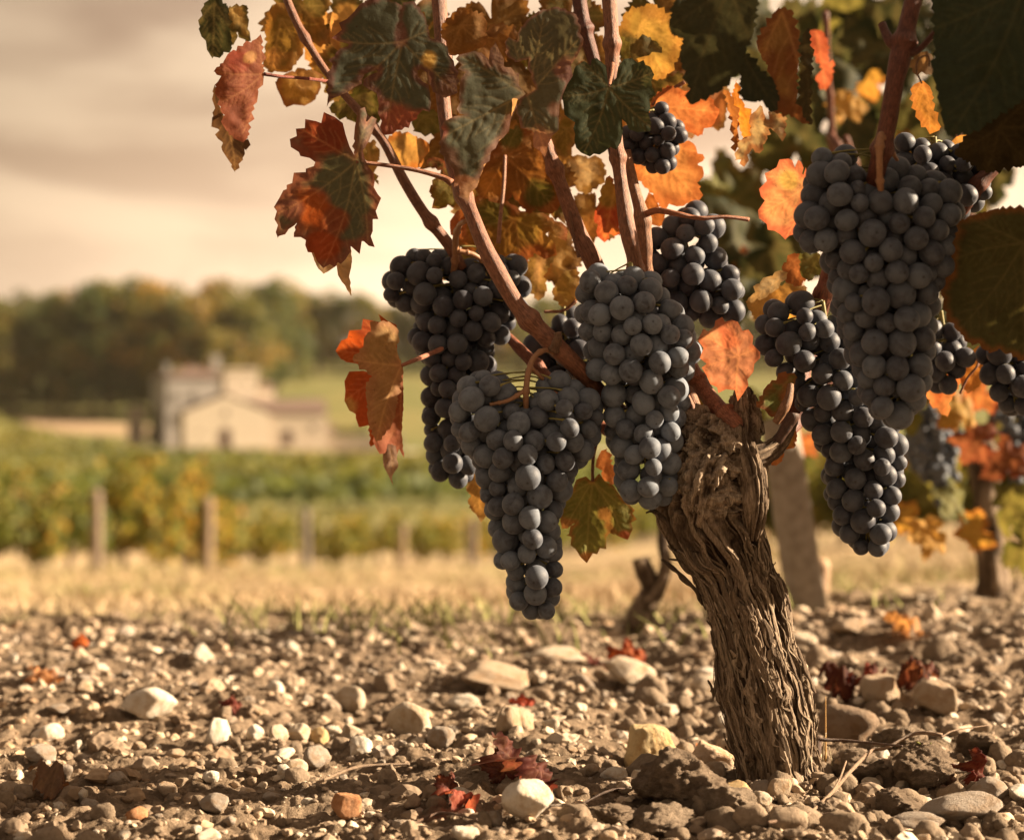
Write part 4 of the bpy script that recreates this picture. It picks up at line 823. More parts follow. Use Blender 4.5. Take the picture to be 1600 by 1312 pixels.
hero_leaf(cb([(690, 1130), (740, 1150), (850, 1175), (850, 1200), (780, 1215), (720, 1190)]), (1090, 655), 1.385, (.50, .14, .05), PALE, .3, seed=46, sp=3)
hero_leaf(cb([(655, 1135), (690, 1125), (725, 1190), (730, 1225), (700, 1215), (665, 1180)]), (1065, 650), 1.35, (.34, .25, .09), None, seed=461, sp=3, tilt=(.6, 0))
hero_leaf(cb([(1010, 550), (1040, 520), (1060, 470), (1130, 430), (1180, 400), (1220, 415), (1190, 460), (1130, 520), (1070, 555)]), (1232, 425), 1.33, (.42, .36, .25), (.35, .25, .13), .1, seed=47, sp=2.6, tilt=(.12, .3), label='pale dry leaf between the bunches')
hero_leaf([(1165, 470), (1200, 452), (1240, 440), (1262, 450), (1250, 475), (1215, 490), (1180, 500)], (1250, 455), 1.39, (.46, .27, .08), GOLD, .2, tilt=(.12, 0), seed=48, sp=3)
hero_leaf([(1225, 410), (1242, 395), (1262, 402), (1258, 440), (1240, 448), (1222, 430)], (1250, 400), 1.36, (.30, .11, .04), None, seed=481, sp=3)
hero_leaf([(1250, 395), (1282, 398), (1288, 420), (1262, 440), (1250, 425)], (1278, 398), 1.35, (.15, .16, .05), None, seed=482, sp=3)
# green leaf and small orange leaves at the head
hero_leaf([(1180, 635), (1200, 600), (1228, 580), (1246, 590), (1232, 612), (1222, 640), (1205, 652), (1195, 640)], (1236, 590), 1.312, (.13, .15, .045), (.30, .12, .05), .15, seed=49, sp=2.6, tilt=(.4, 0))
hero_leaf([(1220, 700), (1228, 682), (1243, 668), (1246, 682), (1240, 700), (1228, 702)], (1230, 690), 1.34, (.36, .22, .06), (.46, .17, .06), .2, seed=50, sp=2.4)
hero_leaf([(1190, 720), (1205, 705), (1222, 702), (1224, 715), (1212, 728), (1200, 722), (1192, 730)], (1215, 705), 1.335, (.48, .19, .07), None, seed=51, sp=2.4)
# right-hand side
hero_leaf(c4([(335, 850), (330, 790), (325, 760), (312, 800), (300, 730), (285, 722), (268, 760), (255, 722), (235, 715), (190, 720), (175, 760), (140, 780), (115, 790), (125, 830), (85, 870), (95, 910), (115, 930), (80, 980), (85, 1020), (125, 1050), (130, 1080), (165, 1085), (190, 1100), (220, 1130), (240, 1110), (275, 1100), (300, 1050), (310, 980), (325, 900)]), (1262, 289), 1.33, (.40, .22, .12), (.42, .13, .08), .12, [(1232, 280, 18, (.40, .29, .10)), (1215, 320, 26, (.52, .25, .13))], tilt=(-.45, 0), wave=4, seed=52, sp=2.3, tips=[(1187, 335), (1195, 275), (1225, 250), (1228, 372)], label='pink and yellow leaf by the right-hand bunch')
hero_leaf(c3([(920, 360), (950, 370), (975, 430), (1000, 480), (990, 560), (1000, 610), (985, 670), (975, 695), (960, 530), (940, 440)]), (1132, 142), 1.36, (.30, .14, .035), (.24, .10, .03), .2, tilt=(-.45, 0), seed=53, sp=2.5)
hero_leaf(c3([(960, 400), (990, 310), (1000, 400), (1030, 440), (1062, 490), (1060, 600), (1020, 610), (1000, 540), (975, 470)]), (1150, 140), 1.365, (.44, .22, .03), (.45, .18, .03), .15, tilt=(-.45, 0), seed=54, sp=2.5, label='curled golden leaf')
hero_leaf(c3([(1000, 620), (1060, 600), (1058, 490), (1085, 470), (1110, 438), (1125, 480), (1142, 515), (1180, 462), (1210, 485), (1240, 490), (1238, 560), (1222, 628), (1195, 590), (1160, 560), (1130, 640), (1100, 692), (1070, 660), (1050, 690), (1020, 765), (1010, 720), (978, 722), (990, 670)]), (1175, 190), 1.355, (.34, .29, .18), (.24, .12, .06), .12, tilt=(-.2, .2), wave=9, seed=56, sp=2.3, label='crinkled silvery leaf underside')
hero_leaf(c4([(860, 360), (880, 335), (925, 315), (960, 345), (975, 380), (980, 470), (1005, 480), (1000, 520), (1020, 555), (985, 580), (960, 590), (940, 555), (915, 555), (912, 525), (885, 500), (890, 470), (865, 455), (875, 425), (855, 410), (870, 385)]), (1440, 128), 1.30, (.34, .17, .04), (.34, .15, .04), .1, tilt=(-.45, 0), seed=57, sp=2.4, tips=[(1453, 208), (1425, 160), (1460, 180)], label='small golden serrated leaf')
hero_leaf([(1420, 100), (1432, 85), (1450, 80), (1462, 100), (1455, 118), (1440, 112), (1432, 120)], (1440, 95), 1.28, (.14, .09, .05), None, seed=58, sp=3)
# big dark leaves close to the lens
hero_leaf(c3([(640, 40), (655, 80), (715, 100), (695, 200), (715, 260), (735, 330), (750, 440), (800, 420), (850, 395), (920, 360), (960, 300), (1000, 280), (1040, 150), (1080, 60), (1100, -140), (960, -170), (780, -140), (660, -80)]), (1140, -20), 1.13, (.036, .04, .022), None, tilt=(.1, .25), var=.06, seed=59, sp=4, veins=.25, label='large dark green leaf close to the lens', tooth=3)
hero_leaf(c3([(1000, 180), (1060, 180), (1110, 260), (1180, 320), (1210, 420), (1160, 480), (1120, 420), (1060, 425), (1010, 415)]), (1160, 80), 1.15, (.026, .032, .018), None, tilt=(.1, .1), var=.06, seed=60, sp=4, veins=.25)
hero_leaf(c4([(70, 110), (110, 40), (190, -60), (260, -40), (290, 100), (285, 250), (275, 420), (310, 500), (350, 545), (270, 505), (150, 470), (170, 390), (140, 300), (130, 240), (95, 190)]), (1222, 20), 1.17, (.20, .11, .035), (.16, .065, .025), .12, tilt=(-.45, 0), seed=61, sp=3, label='hanging ochre leaf', wave=9)
hero_leaf(c4([(255, 480), (290, 400), (300, 120), (340, 40), (360, 200), (350, 400), (355, 545), (310, 520)]), (1255, 40), 1.20, (.045, .04, .02), None, var=.06, seed=62, sp=4, veins=.25)
hero_leaf(c4([(335, 90), (370, 55), (410, 60), (440, 120), (440, 230), (470, 200), (455, 330), (425, 370), (390, 340), (380, 290), (410, 260), (375, 200), (350, 150)]), (1275, 50), 1.62, (.38, .13, .08), (.36, .09, .05), .2, seed=63, sp=3.5, tilt=(-.45, 0), label='red leaf out of focus at the top')
hero_leaf(c4([(960, -160), (980, 30), (985, 150), (970, 250), (990, 330), (1020, 450), (1030, 540), (1060, 600), (1120, 590), (1180, 580), (1250, 540), (1320, 490), (1500, 380), (1560, 100), (1500, -160), (1200, -200)]), (1600, -20), 1.12, (.03, .042, .026), None, tilt=(-.15, .1), var=.06, seed=64, sp=4, veins=.25, label='dark green leaf filling the top corner, close to the lens', tooth=3)
hero_leaf([(1500, 345), (1525, 335), (1560, 325), (1640, 320), (1660, 520), (1600, 565), (1562, 545), (1545, 552), (1530, 536), (1518, 540), (1505, 525), (1490, 510), (1478, 490), (1474, 470), (1470, 450), (1482, 430), (1484, 400), (1492, 372)], (1600, 380), 1.18, (.055, .055, .022), (.15, .07, .025), .05, tilt=(-.2, .1), zf=lambda P: 14 * np.cos(P[:, 1] / 34), var=.06, seed=65, sp=3, veins=.35, label='dark olive leaf beside the right-hand bunch')
hero_leaf(c4([(1060, 640), (1100, 600), (1160, 595), (1200, 640), (1205, 700), (1160, 690), (1110, 680)]), (1510, 230), 1.40, GOLD, (.45, .22, .05), .2, tilt=(-.45, 0), seed=66, sp=3)
hero_leaf([(1490, 240), (1530, 180), (1600, 150), (1660, 200), (1600, 260), (1540, 270)], (1560, 200), 1.24, (.03, .024, .011), None, seed=67, sp=4, veins=.25)
hero_leaf([(1440, 595), (1480, 570), (1502, 565), (1500, 600), (1484, 628), (1480, 652), (1466, 640), (1452, 628)], (1490, 575), 1.46, (.52, .16, .06), (.50, .22, .09), .2, tilt=(-.45, 0), seed=68, sp=3, label='bright orange leaf under the right-hand bunch')
hero_leaf([(1505, 545), (1535, 545), (1545, 570), (1530, 605), (1510, 615), (1500, 590)], (1530, 550), 1.45, (.44, .20, .05), None, tilt=(.12, 0), seed=69, sp=3, stalk=[(1528, 570, 1.44, 2), (1512, 590, 1.44, 2), (1500, 615, 1.44, 2)])

# broad leaves that close the canopy behind the canes
def broad(px, py, size, ang, d, base, edgec, seed, tilt=(.12, 0), squash=.85, label=None):
    o = leaf_outline(3000 + seed, size, .06, squash); a = math.radians(ang); R = np.array([[math.cos(a), -math.sin(a)], [math.sin(a), math.cos(a)]])
    P = (o * np.array([1, 1])) @ R.T + np.array([px, py])
    return hero_leaf(P, (px, py), d, base, edgec, .12, [(px + size * .3 * math.cos(seed), py + size * .4, size * .4, (base[0] * 1.4, base[1] * 1.1, base[2]))], tilt=tilt, wave=6, sp=3.2, tooth=0, seed=200 + seed, label=label)
BR1, BR2, BR3 = (.13, .075, .024), (.17, .085, .025), (.10, .085, .026)
for k, q in enumerate([(720, 215, 92, 10, 1.45, BR1, BR2), (800, 200, 95, -20, 1.46, BR2, None), (850, 285, 80, 15, 1.45, BR3, BR2), (760, 330, 90, -10, 1.47, BR2, GOLD), (660, 60, 90, 20, 1.43, BR3, BR2), (770, 40, 95, -15, 1.44, BR1, BR2), (850, 60, 90, 5, 1.45, BR3, None), (905, 90, 80, -10, 1.46, BR1, GOLD), (600, 130, 70, 30, 1.44, BR3, BR2), (880, 180, 78, 0, 1.47, BR2, GOLD), (1010, 110, 85, -30, 1.48, BR3, GOLD), (930, 330, 62, 15, 1.48, GOLD, BR2), (560, 40, 85, 25, 1.46, GOLD, BR3), (1075, 60, 90, -10, 1.44, BR1, BR2), (1100, 150, 70, 20, 1.5, ORG, GOLD), (640, 20, 95, 35, 1.46, DG, BR2), (540, 95, 80, -30, 1.45, BR3, GOLD), (700, 120, 85, 25, 1.42, BR1, BR2), (830, 120, 90, -25, 1.43, BR1, None), (890, 30, 90, 20, 1.44, BR3, BR2), (980, 150, 75, 40, 1.5, GOLD, ORG), (740, 420, 60, 30, 1.48, BR3, GOLD), (860, 390, 70, -20, 1.5, GOLD, BR2), (1030, 20, 90, -35, 1.45, BR1, BR3), (470, 10, 80, 15, 1.45, BR3, GOLD)]):
    broad(*q, k)
# ---------------------------------------------------------------- grapes
def grape_mesh(k):
    import bmesh
    bm = bmesh.new(); bmesh.ops.create_uvsphere(bm, u_segments=28, v_segments=20, radius=1.0)
    v = np.array([q.co[:] for q in bm.verts]); f = [[q.index for q in p.verts] for p in bm.faces]; bm.free()
    th = np.arccos(np.clip(-v[:, 2], -1, 1))               # angle from the blossom end (-z)
    r = 1 - 0.05 * np.exp(-(th / 0.13) ** 2) + 0.012 * np.exp(-((th - .2) / .08) ** 2)
    r = r * (1 + 0.018 * fbm(v[:, 0] * 1.3 + k * 5, v[:, 1] * 1.3, v[:, 2] * 1.3, k, 2))
    r = r - 0.05 * np.exp(-((3.1416 - th) / 0.2) ** 2)
    p = v * r[:, None] * np.array([1, 1, 1.0 + 0.025 * (k % 3)])
    me = mesh_np('grape', p, f, True, M_GRAPE); vflt(me, 'scar', np.exp(-(th / 0.10) ** 2) * 0.9); return me
GRAPES = [grape_mesh(k) for k in range(4)]

def inner_dist(P, poly):
    d = poly_d(P, poly, np.roll(poly, -1, 0)); return np.where(inside(P, poly), d, -d)

def pack(poly, seed, r0=16.6, cap=62, dens=1.0, back=True):
    """grapes as spheres in px: (x, y, z, r); z < 0 faces the viewer"""
    poly = np.array(poly, float); r = np.random.default_rng(seed)
    x0, y0 = poly.min(0); x1, y1 = poly.max(0)
    g = np.stack(np.meshgrid(np.arange(x0 - 40, x1 + 40, 4), np.arange(y0 - 40, y1 + 40, 4)), -1); gs = g.shape[:2]
    D = inner_dist(g.reshape(-1, 2), poly).reshape(gs)
    GY, GX = np.gradient(D, 4)
    def look(A, p):
        i = np.clip((p[:, 1] - y0 + 40) / 4, 0, gs[0] - 1.01); j = np.clip((p[:, 0] - x0 + 40) / 4, 0, gs[1] - 1.01)
        a, b = i.astype(int), j.astype(int); u, w = i - a, j - b
        return A[a, b] * (1 - u) * (1 - w) + A[a + 1, b] * u * (1 - w) + A[a, b + 1] * (1 - u) * w + A[a + 1, b + 1] * u * w
    def thick(p, rad):
        e = np.clip(look(D, p) - rad, 0, cap); return np.sqrt(np.maximum(e * (2 * cap - e), 0)) * 0.95
    area = (D > r0 * 0.7).sum() * 16
    nf, n2, nb = [int(dens * area / (q * r0 * r0)) for q in (2.35, 2.9, 3.2)]
    if not back: nb = 0
    n = nf + n2 + nb
    cand = r.uniform((x0, y0), (x1, y1), (n * 30, 2)); cand = cand[look(D, cand) > r0 * 0.8][:n]
    n = len(cand); kind = np.r_[np.zeros(nf, int), np.ones(n2, int), np.full(nb, 2)][:n]; kind = np.pad(kind, (0, n - len(kind)))
    rad = r0 * np.clip(r.normal(1.0, 0.115, n), 0.66, 1.24)
    p = np.c_[cand, np.zeros(n)]
    T = thick(p[:, :2], rad); p[:, 2] = np.where(kind == 0, -T, np.where(kind == 1, -T + 1.7 * r0, T)) + r.normal(0, 2, n)
    for it in range(110):
        d = p[:, None] - p[None]; L = np.linalg.norm(d, axis=2) + np.eye(n) * 1e3
        want = (rad[:, None] + rad[None]) * 0.985
        ov = np.clip(want - L, 0, None)
        mv = (d / L[..., None] * ov[..., None] * 0.42).sum(1); mv = np.clip(mv, -6, 6)
        p += mv
        e = look(D, p[:, :2]); gr = np.stack([look(GX, p[:, :2]), look(GY, p[:, :2])], 1); gr /= np.linalg.norm(gr, axis=1)[:, None] + 1e-6
        p[:, :2] += gr * np.clip(rad * 0.84 - e, 0, None)[:, None] * 0.7
        T = thick(p[:, :2], rad)
        lo = np.where(kind == 0, -T - 3, np.where(kind == 1, -T + .8 * r0, T - 1.2 * r0)); hi = np.where(kind == 0, -T + 0.85 * r0, np.where(kind == 1, -T + 2.6 * r0, T + 3))
        p[:, 2] += (np.clip(p[:, 2], lo, np.maximum(lo, hi)) - p[:, 2]) * 0.5
    return np.c_[p, rad]

def bunch(poly, d, top, label, seed, r0=16.6, spine=None, cap=62, dens=1.0, keep=100, group=None, stem=None, extra=(), tint=(.24, .21, .07), back=True, bloom_shade=1.0):
    G = pack(poly, seed, r0, cap, dens, back)
    if len(extra): G = np.vstack([G, [(x, y, z, r) for x, y, z, r in extra]])
    rs_ = np.random.default_rng(seed + 500)
    o0 = W(top[0], top[1], d); root = empty('grape_bunch', o0, label, 'grape bunch', group)
    spine = spine or [top, (np.mean([q[0] for q in poly]), np.mean([q[1] for q in poly])), (np.mean(sorted([(q[1], q[0]) for q in poly])[-3:], 0)[1], max(q[1] for q in poly) - 30)]
    sp = spline([(x, y, 0) for x, y in spine], 60)
    # nearest to the eye first: the ones a viewer sees become parts
    # visibility in screen space: count clear samples of each disc
    order = np.argsort(G[:, 2]); G = G[order]; vis = np.zeros(len(G))
    an = np.arange(8) / 8 * 6.283; off = np.vstack([[0, 0]] + [np.stack([np.cos(an), np.sin(an)], 1) * k for k in (.5, .9)])
    for i in range(len(G)):
        q = G[i, :2] + off * G[i, 3]
        if i: cov = (np.hypot(q[:, None, 0] - G[None, :i, 0], q[:, None, 1] - G[None, :i, 1]) < G[None, :i, 3]).any(1)
        else: cov = np.zeros(len(q), bool)
        vis[i] = (~cov).mean() * G[i, 3] ** 2
    rank = np.argsort(-vis); parts = set(rank[:keep].tolist())
    rest = Soup(); stalk = Soup()
    gm = np.array([q.co[:] for q in GRAPES[0].vertices]); gf = [tuple(q.vertices) for q in GRAPES[0].polygons]
    for i, (x, y, z, rad) in enumerate(G):
        c = W(x, y, d) + np.array([0, z * UPX * d / 1.31, 0]); R = rad * d / F
        k = np.argmin(np.hypot(sp[:, 0] - x, sp[:, 1] - (y - 14))); ax = np.array([x - sp[k, 0], z, -(y - sp[k, 1])]) ; ax /= np.linalg.norm(ax) + 1e-6
        outv = Vector((ax[0], ax[1], ax[2] * 0.5 - 0.35)) + Vector(rs_.normal(0, .45, 3)); outv.normalize()
        rot = (-outv).to_track_quat('Z', 'Y').to_matrix() @ Matrix.Rotation(rs_.uniform(0, 6.28), 3, 'Z')
        if i in parts:
            o = obj('grape', GRAPES[int(rs_.integers(0, 4))], c, root); o.color = (bloom_shade * rs_.uniform(.8, 1.15), 0, 0, 1); o.scale = (R * rs_.uniform(.95, 1.02), R * rs_.uniform(.95, 1.02), R * rs_.uniform(.97, 1.06)); o.rotation_euler = rot.to_euler()
        elif vis[i] > 0 or z > 0:
            rest.add(gm @ np.array(rot).T * R + c, gf, (0, 0, 0))
        if vis[i] > 0.02 * rad ** 2 and z < 30:
            s0 = W(sp[k, 0], sp[k, 1], d); e = c + np.array(rot)[:, 2] * R * 0.93; mid = s0 * .35 + e * .65 + np.array([0, 0, 2 * UPX])
            v, f = tube(spline(np.array([s0, mid, e]), 7), np.array([1.9, 1.6, 1.4, 1.3, 1.3, 1.5, 2.6]) * UPX, 6)
            stalk.add(v, f, np.array(tint) * rs_.uniform(.7, 1.25))
    if rest.v:
        me = rest.mesh('grape', M_GRAPE, True, False, o0); vflt(me, 'scar', np.zeros(len(me.vertices)))
        gr_ = tag(obj('grape', me, o0, root), kind='stuff'); gr_.color = (bloom_shade * .8, 0, 0, 1)
    v, f = tube(W(sp[:, 0], sp[:, 1], d) + 0, np.linspace(3.6, 1.6, 60) * UPX, 8); stalk.add(v, f, tint)
    obj('stalk', stalk.mesh('stalk', M_STEM, True, True, o0), o0, root)
    for k, st in enumerate(stem or ()):
        v, f = px_tube(st, 36, 12, .12, 2, seed + k); v, c_ = at_origin(v)
        me = mesh_np('peduncle', v, f, True, M_STEM); vcol(me, 'col', np.repeat([(.30, .155, .08)], len(v), 0)); obj('peduncle', me, c_, root)
    return root

bunch([(597, 440), (606, 415), (622, 402), (640, 392), (655, 385), (672, 392), (690, 390), (704, 396), (716, 412), (735, 405), (752, 385), (768, 374), (782, 380), (788, 400), (806, 396), (822, 405), (823, 428), (832, 455), (826, 482), (805, 500), (798, 530), (770, 545), (776, 590), (757, 610), (748, 690), (744, 745), (716, 764), (690, 755), (668, 738), (665, 690), (660, 640), (658, 560), (634, 530), (650, 500), (640, 488), (615, 480), (600, 462)],
      1.40, (718, 385), 'dark blue-black bunch at the left of the vine, broad at its top', 1, 15.6, [(716, 385), (712, 440), (715, 540), (708, 640), (700, 735)],
      stem=[[(728, 345, 1.315, 3.5), (718, 352, 1.33, 4.5), (712, 372, 1.36, 5), (712, 400, 1.375, 5.5), (708, 430, 1.39, 5)], [(716, 392, 1.37, 4), (740, 398, 1.375, 4.2), (765, 415, 1.385, 4)]], cap=46, dens=.86, bloom_shade=0.45)
bunch([(704, 645), (708, 615), (722, 592), (745, 582), (772, 578), (794, 590), (804, 612), (816, 628), (832, 618), (842, 596), (866, 580), (890, 584), (906, 600), (925, 608), (942, 632), (938, 680), (922, 715), (897, 742), (896, 762), (882, 790), (876, 830), (878, 880), (876, 930), (862, 965), (840, 970), (812, 962), (794, 938), (792, 895), (774, 880), (766, 830), (758, 790), (747, 760), (741, 722), (722, 697), (708, 674)],
      1.295, (826, 560), 'grey-bloomed conical bunch hanging lowest in the middle', 2, 16.9, [(824, 575), (822, 640), (825, 760), (830, 860), (833, 935)],
      stem=[[(874, 558, 1.30, 4), (855, 547, 1.295, 4), (836, 556, 1.288, 4), (826, 580, 1.285, 4.5), (822, 612, 1.285, 5), (822, 645, 1.29, 4)], [(830, 575, 1.286, 3.5), (846, 590, 1.292, 3), (856, 605, 1.30, 3)], [(820, 610, 1.285, 4), (795, 625, 1.283, 3.2), (765, 632, 1.283, 2.6)]], keep=100, bloom_shade=0.95)
bunch([(902, 460), (908, 432), (925, 416), (948, 412), (958, 428), (985, 420), (1008, 418), (1028, 430), (1046, 462), (1064, 478), (1082, 508), (1094, 548), (1082, 590), (1078, 630), (1066, 664), (1064, 700), (1057, 760), (1046, 786), (1012, 794), (976, 782), (962, 752), (964, 715), (950, 690), (944, 640), (938, 606), (918, 580), (914, 540), (900, 500)],
      1.305, (985, 410), 'large silvery-grey bunch in front of the upright canes and the trunk head', 3, 17.4, [(985, 410), (990, 480), (1000, 600), (1010, 750)], keep=100, bloom_shade=1.15)
bunch([(998, 405), (1006, 372), (1030, 345), (1056, 335), (1078, 316), (1104, 314), (1132, 338), (1130, 365), (1124, 388), (1146, 412), (1156, 432), (1170, 458), (1164, 492), (1140, 512), (1108, 510), (1085, 502), (1056, 500), (1010, 480), (992, 440)],
      1.385, (1070, 332), 'small loose bunch behind the silvery one, above the salmon pink leaf', 4, 17.2, [(1068, 335), (1072, 380), (1090, 430), (1120, 480)], cap=42, dens=.82, bloom_shade=0.5)
bunch([(1244, 335), (1252, 310), (1262, 285), (1265, 250), (1282, 230), (1300, 240), (1312, 226), (1340, 226), (1346, 250), (1352, 275), (1372, 262), (1400, 246), (1425, 258), (1450, 268), (1485, 272), (1502, 300), (1502, 360), (1492, 400), (1480, 425), (1468, 455), (1462, 500), (1457, 560), (1452, 605), (1436, 642), (1408, 668), (1375, 660), (1350, 630), (1340, 590), (1328, 545), (1312, 500), (1302, 450), (1290, 402), (1258, 390), (1245, 362)],
      1.205, (1378, 215), 'biggest bunch at the right, nearest the lens, hanging from the dark cane', 5, 18.5, [(1376, 218), (1376, 300), (1385, 420), (1398, 560), (1405, 640)],
      stem=[[(1384, 205, 1.18, 5), (1376, 214, 1.172, 6), (1374, 250, 1.172, 5.5), (1375, 285, 1.178, 5.5), (1378, 310, 1.185, 5)], [(1380, 212, 1.172, 4), (1392, 235, 1.178, 3.5), (1402, 250, 1.19, 3)]], cap=60, dens=1.12, bloom_shade=0.66)
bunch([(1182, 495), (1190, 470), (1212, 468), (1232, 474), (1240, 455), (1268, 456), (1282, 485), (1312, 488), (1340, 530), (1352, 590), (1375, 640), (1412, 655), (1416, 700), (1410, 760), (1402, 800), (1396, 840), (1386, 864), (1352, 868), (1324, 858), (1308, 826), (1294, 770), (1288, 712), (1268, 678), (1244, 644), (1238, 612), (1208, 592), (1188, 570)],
      1.335, (1285, 470), 'long dark bunch beneath the biggest one, its tip lit along one side', 6, 16.7, [(1285, 470), (1300, 560), (1330, 680), (1355, 830)], cap=46, dens=.85, bloom_shade=0.5)
bunch([(1394, 235), (1404, 212), (1424, 206), (1444, 218), (1462, 226), (1480, 218), (1502, 226), (1530, 245), (1548, 262), (1545, 300), (1530, 330), (1500, 345), (1470, 330), (1430, 300), (1402, 268)], 1.31, (1460, 212), 'black shaded bunch in the upper corner behind the biggest bunch', 7, 16.5, [(1460, 214), (1465, 260), (1475, 310)], cap=40, bloom_shade=0.35)
bunch([(968, 215), (974, 196), (992, 196), (1005, 190), (1018, 172), (1024, 158), (1046, 162), (1050, 182), (1070, 192), (1074, 214), (1058, 238), (1056, 262), (1034, 274), (1006, 264), (980, 246)], 1.37, (1000, 178), 'small black bunch high up in front of the glowing orange leaf', 8, 12.6, [(1000, 180), (1012, 215), (1030, 255)], cap=34, bloom_shade=0.25)
bunch([(862, 505), (872, 482), (896, 476), (920, 496), (935, 540), (945, 600), (905, 610), (862, 600), (822, 560), (816, 532), (838, 520)], 1.44, (880, 470), 'black shaded bunch behind the main cane, between left and silvery bunches', 9, 15.5, [(880, 475), (885, 540), (890, 590)], cap=40, bloom_shade=0.3)
bunch([(1440, 500), (1475, 498), (1500, 512), (1518, 535), (1518, 560), (1505, 585), (1488, 615), (1462, 612), (1446, 580)], 1.42, (1470, 480), 'little dark bunch partly hidden behind the right side of the biggest bunch', 10, 16, [(1470, 485), (1478, 540), (1478, 590)], cap=34, bloom_shade=0.3)
bunch([(1530, 545), (1550, 535), (1600, 540), (1640, 560), (1640, 640), (1580, 650), (1550, 622), (1532, 590)], 1.42, (1580, 520), 'dark bunch cut off by the right edge of the photo', 11, 16.5, [(1580, 522), (1585, 580), (1585, 630)], cap=36, bloom_shade=0.3)
# ---------------------------------------------------------------- notable stones
def block(seed, planes, soft=.035, rough=.10):
    v, f = ICO[5]; P_ = np.array(planes, float); n = P_[:, :3] / np.linalg.norm(P_[:, :3], axis=1)[:, None]; d = v @ n.T
    q = np.minimum(np.where(d > .05, P_[:, 3][None] / np.maximum(d, .05), 9), 1.3); r = -soft * np.log(np.exp(-q / soft).sum(1)) + soft * .8; p = v * r[:, None]
    p = p * (1 + rough * fbm(p[:, 0] * 1.8, p[:, 1] * 1.8, p[:, 2] * 1.8, seed, 4) + rough * .4 * fbm(p[:, 0] * 8, p[:, 1] * 8, p[:, 2] * 8, seed + 3, 3))[:, None]
    p -= p.mean(0); p *= 2 / (p[:, 0].max() - p[:, 0].min()); return mesh_np('stone', p, f, True, M_STONE), p
stone(825, 1283, 82, 66, WHITE, 'smooth white stone half buried in front, beside the dark red dead leaf', var=2, rz=.4, sink=.1)
stone(1018, 1196, 88, 70, (.55, .43, .24), 'yellow limestone block standing left of the trunk foot', me=block(301, [(.92, 0, .38, .92), (-.92, .1, .36, .95), (0, 0, 1, .72), (.1, -.95, .25, .8), (0, .9, .3, .85), (.6, -.6, .5, .95), (-.55, -.7, .45, .98), (.4, .2, .9, .86), (0, 0, -1, .6)]), rz=.1)
stone(1108, 1206, 84, 62, (.58, .43, .30), 'orange-white broken rock touching the trunk foot behind the brown clod', me=block(302, [(-.7, 0, .6, .7), (.5, 0, .8, .75), (0, -1, .2, .6), (0, 1, .2, .6), (1, 0, 0, .95), (-1, 0, -.2, .9), (-.2, -.6, .7, .72), (.3, -.6, .5, .85), (0, 0, -1, .5)]), rz=0)
stone(640, 1148, 70, 60, CREAM, 'big squarish pale stone in the middle distance, tallest of those around it', var=6, rz=.2)
stone(228, 1124, 88, 54, WHITE, 'wide rounded cream boulder at the left of the stony ground', var=8, rz=.1)
stone(337, 1166, 56, 54, WHITE, 'upright white triangular stone right of the cream boulder', var=9, rz=.8)
stone(62, 1188, 52, 30, GREY, 'flat oval grey stone by the left edge', var=1, rz=.0)
stone(1003, 1232, 38, 36, WHITE, 'small bright white angular stone between yellow block and brown clod', var=3, rz=2.0)
stone(978, 1240, 34, 20, CREAM, 'small flat cream chip touching the bright white angular stone', var=4)
stone(546, 1112, 52, 46, CREAM, 'tall cream and ochre stone with a shadowed hollow, above the row of pebbles', var=7)
for k, (x, w) in enumerate([(398, 30), (432, 34), (464, 38), (497, 34), (518, 34), (548, 30)]):
    stone(x, 1158 + (k % 2) * 4, w, 28 + k % 3 * 4, [WHITE, CREAM, CREAM, OCHRE, WHITE, CREAM][k], 'rounded pebble in the line of pale pebbles below the tall cream stone', 'line of pale pebbles', 'pebble', var=(k * 5 + 2) % 16)
stone(461, 1212, 38, 32, CREAM, 'round cream pebble alone on dark soil below the line of pale pebbles', var=2)
stone(491, 1200, 48, 38, GREY, 'grey-brown stone right of the lone round cream pebble', var=7)
stone(795, 1148, 52, 54, TAN, 'leaning pale slab below the small red leaf scrap', var=9, rz=.4)
stone(725, 1106, 60, 34, WHITE, 'white blurred stone just left of the small red leaf scrap', var=8)
stone(770, 1078, 110, 46, TAN, 'long blurred tan rock in the middle of the stony ground', var=12, rz=.1)
stone(985, 1068, 90, 44, CREAM, 'blurred cream rock under the orange curled leaf', var=8)
stone(865, 1040, 90, 30, CREAM, 'long pale blurred rock below the lowest bunch', var=1, rz=0)
stone(1108, 1090, 60, 40, CREAM, 'blurred pale rock left of the trunk', var=6)
stone(1380, 1112, 70, 60, TAN, 'knobbly tan rock in front of the red dead leaves', var=3)
stone(1470, 1120, 90, 56, TAN, 'broad tan rock right of the knobbly one', var=9)
stone(1330, 1160, 100, 66, BROWN, 'lumpy brown rock right of the trunk, above the twigs', var=5)
stone(1258, 1010, 40, 22, CREAM, 'pale chip right behind the trunk', var=3)
stone(1330, 1000, 66, 30, TAN, 'slanted pale stone behind the trunk at the right', var=8, rz=.7)
stone(1510, 1290, 130, 52, GREY, 'smooth grey stone in the lower right corner', var=2, rz=.1)
stone(1440, 1296, 110, 40, GREY, 'second smooth grey stone beside the lower right corner', var=8, rz=.3)
stone(1545, 1250, 60, 42, GREY, 'grey stone under the crumpled crimson leaf', var=1)
stone(540, 1285, 44, 40, RUST, 'rusty brown stone at the bottom edge', var=3)
stone(210, 1292, 46, 34, RUST, 'reddish stone at the bottom left edge', var=6)
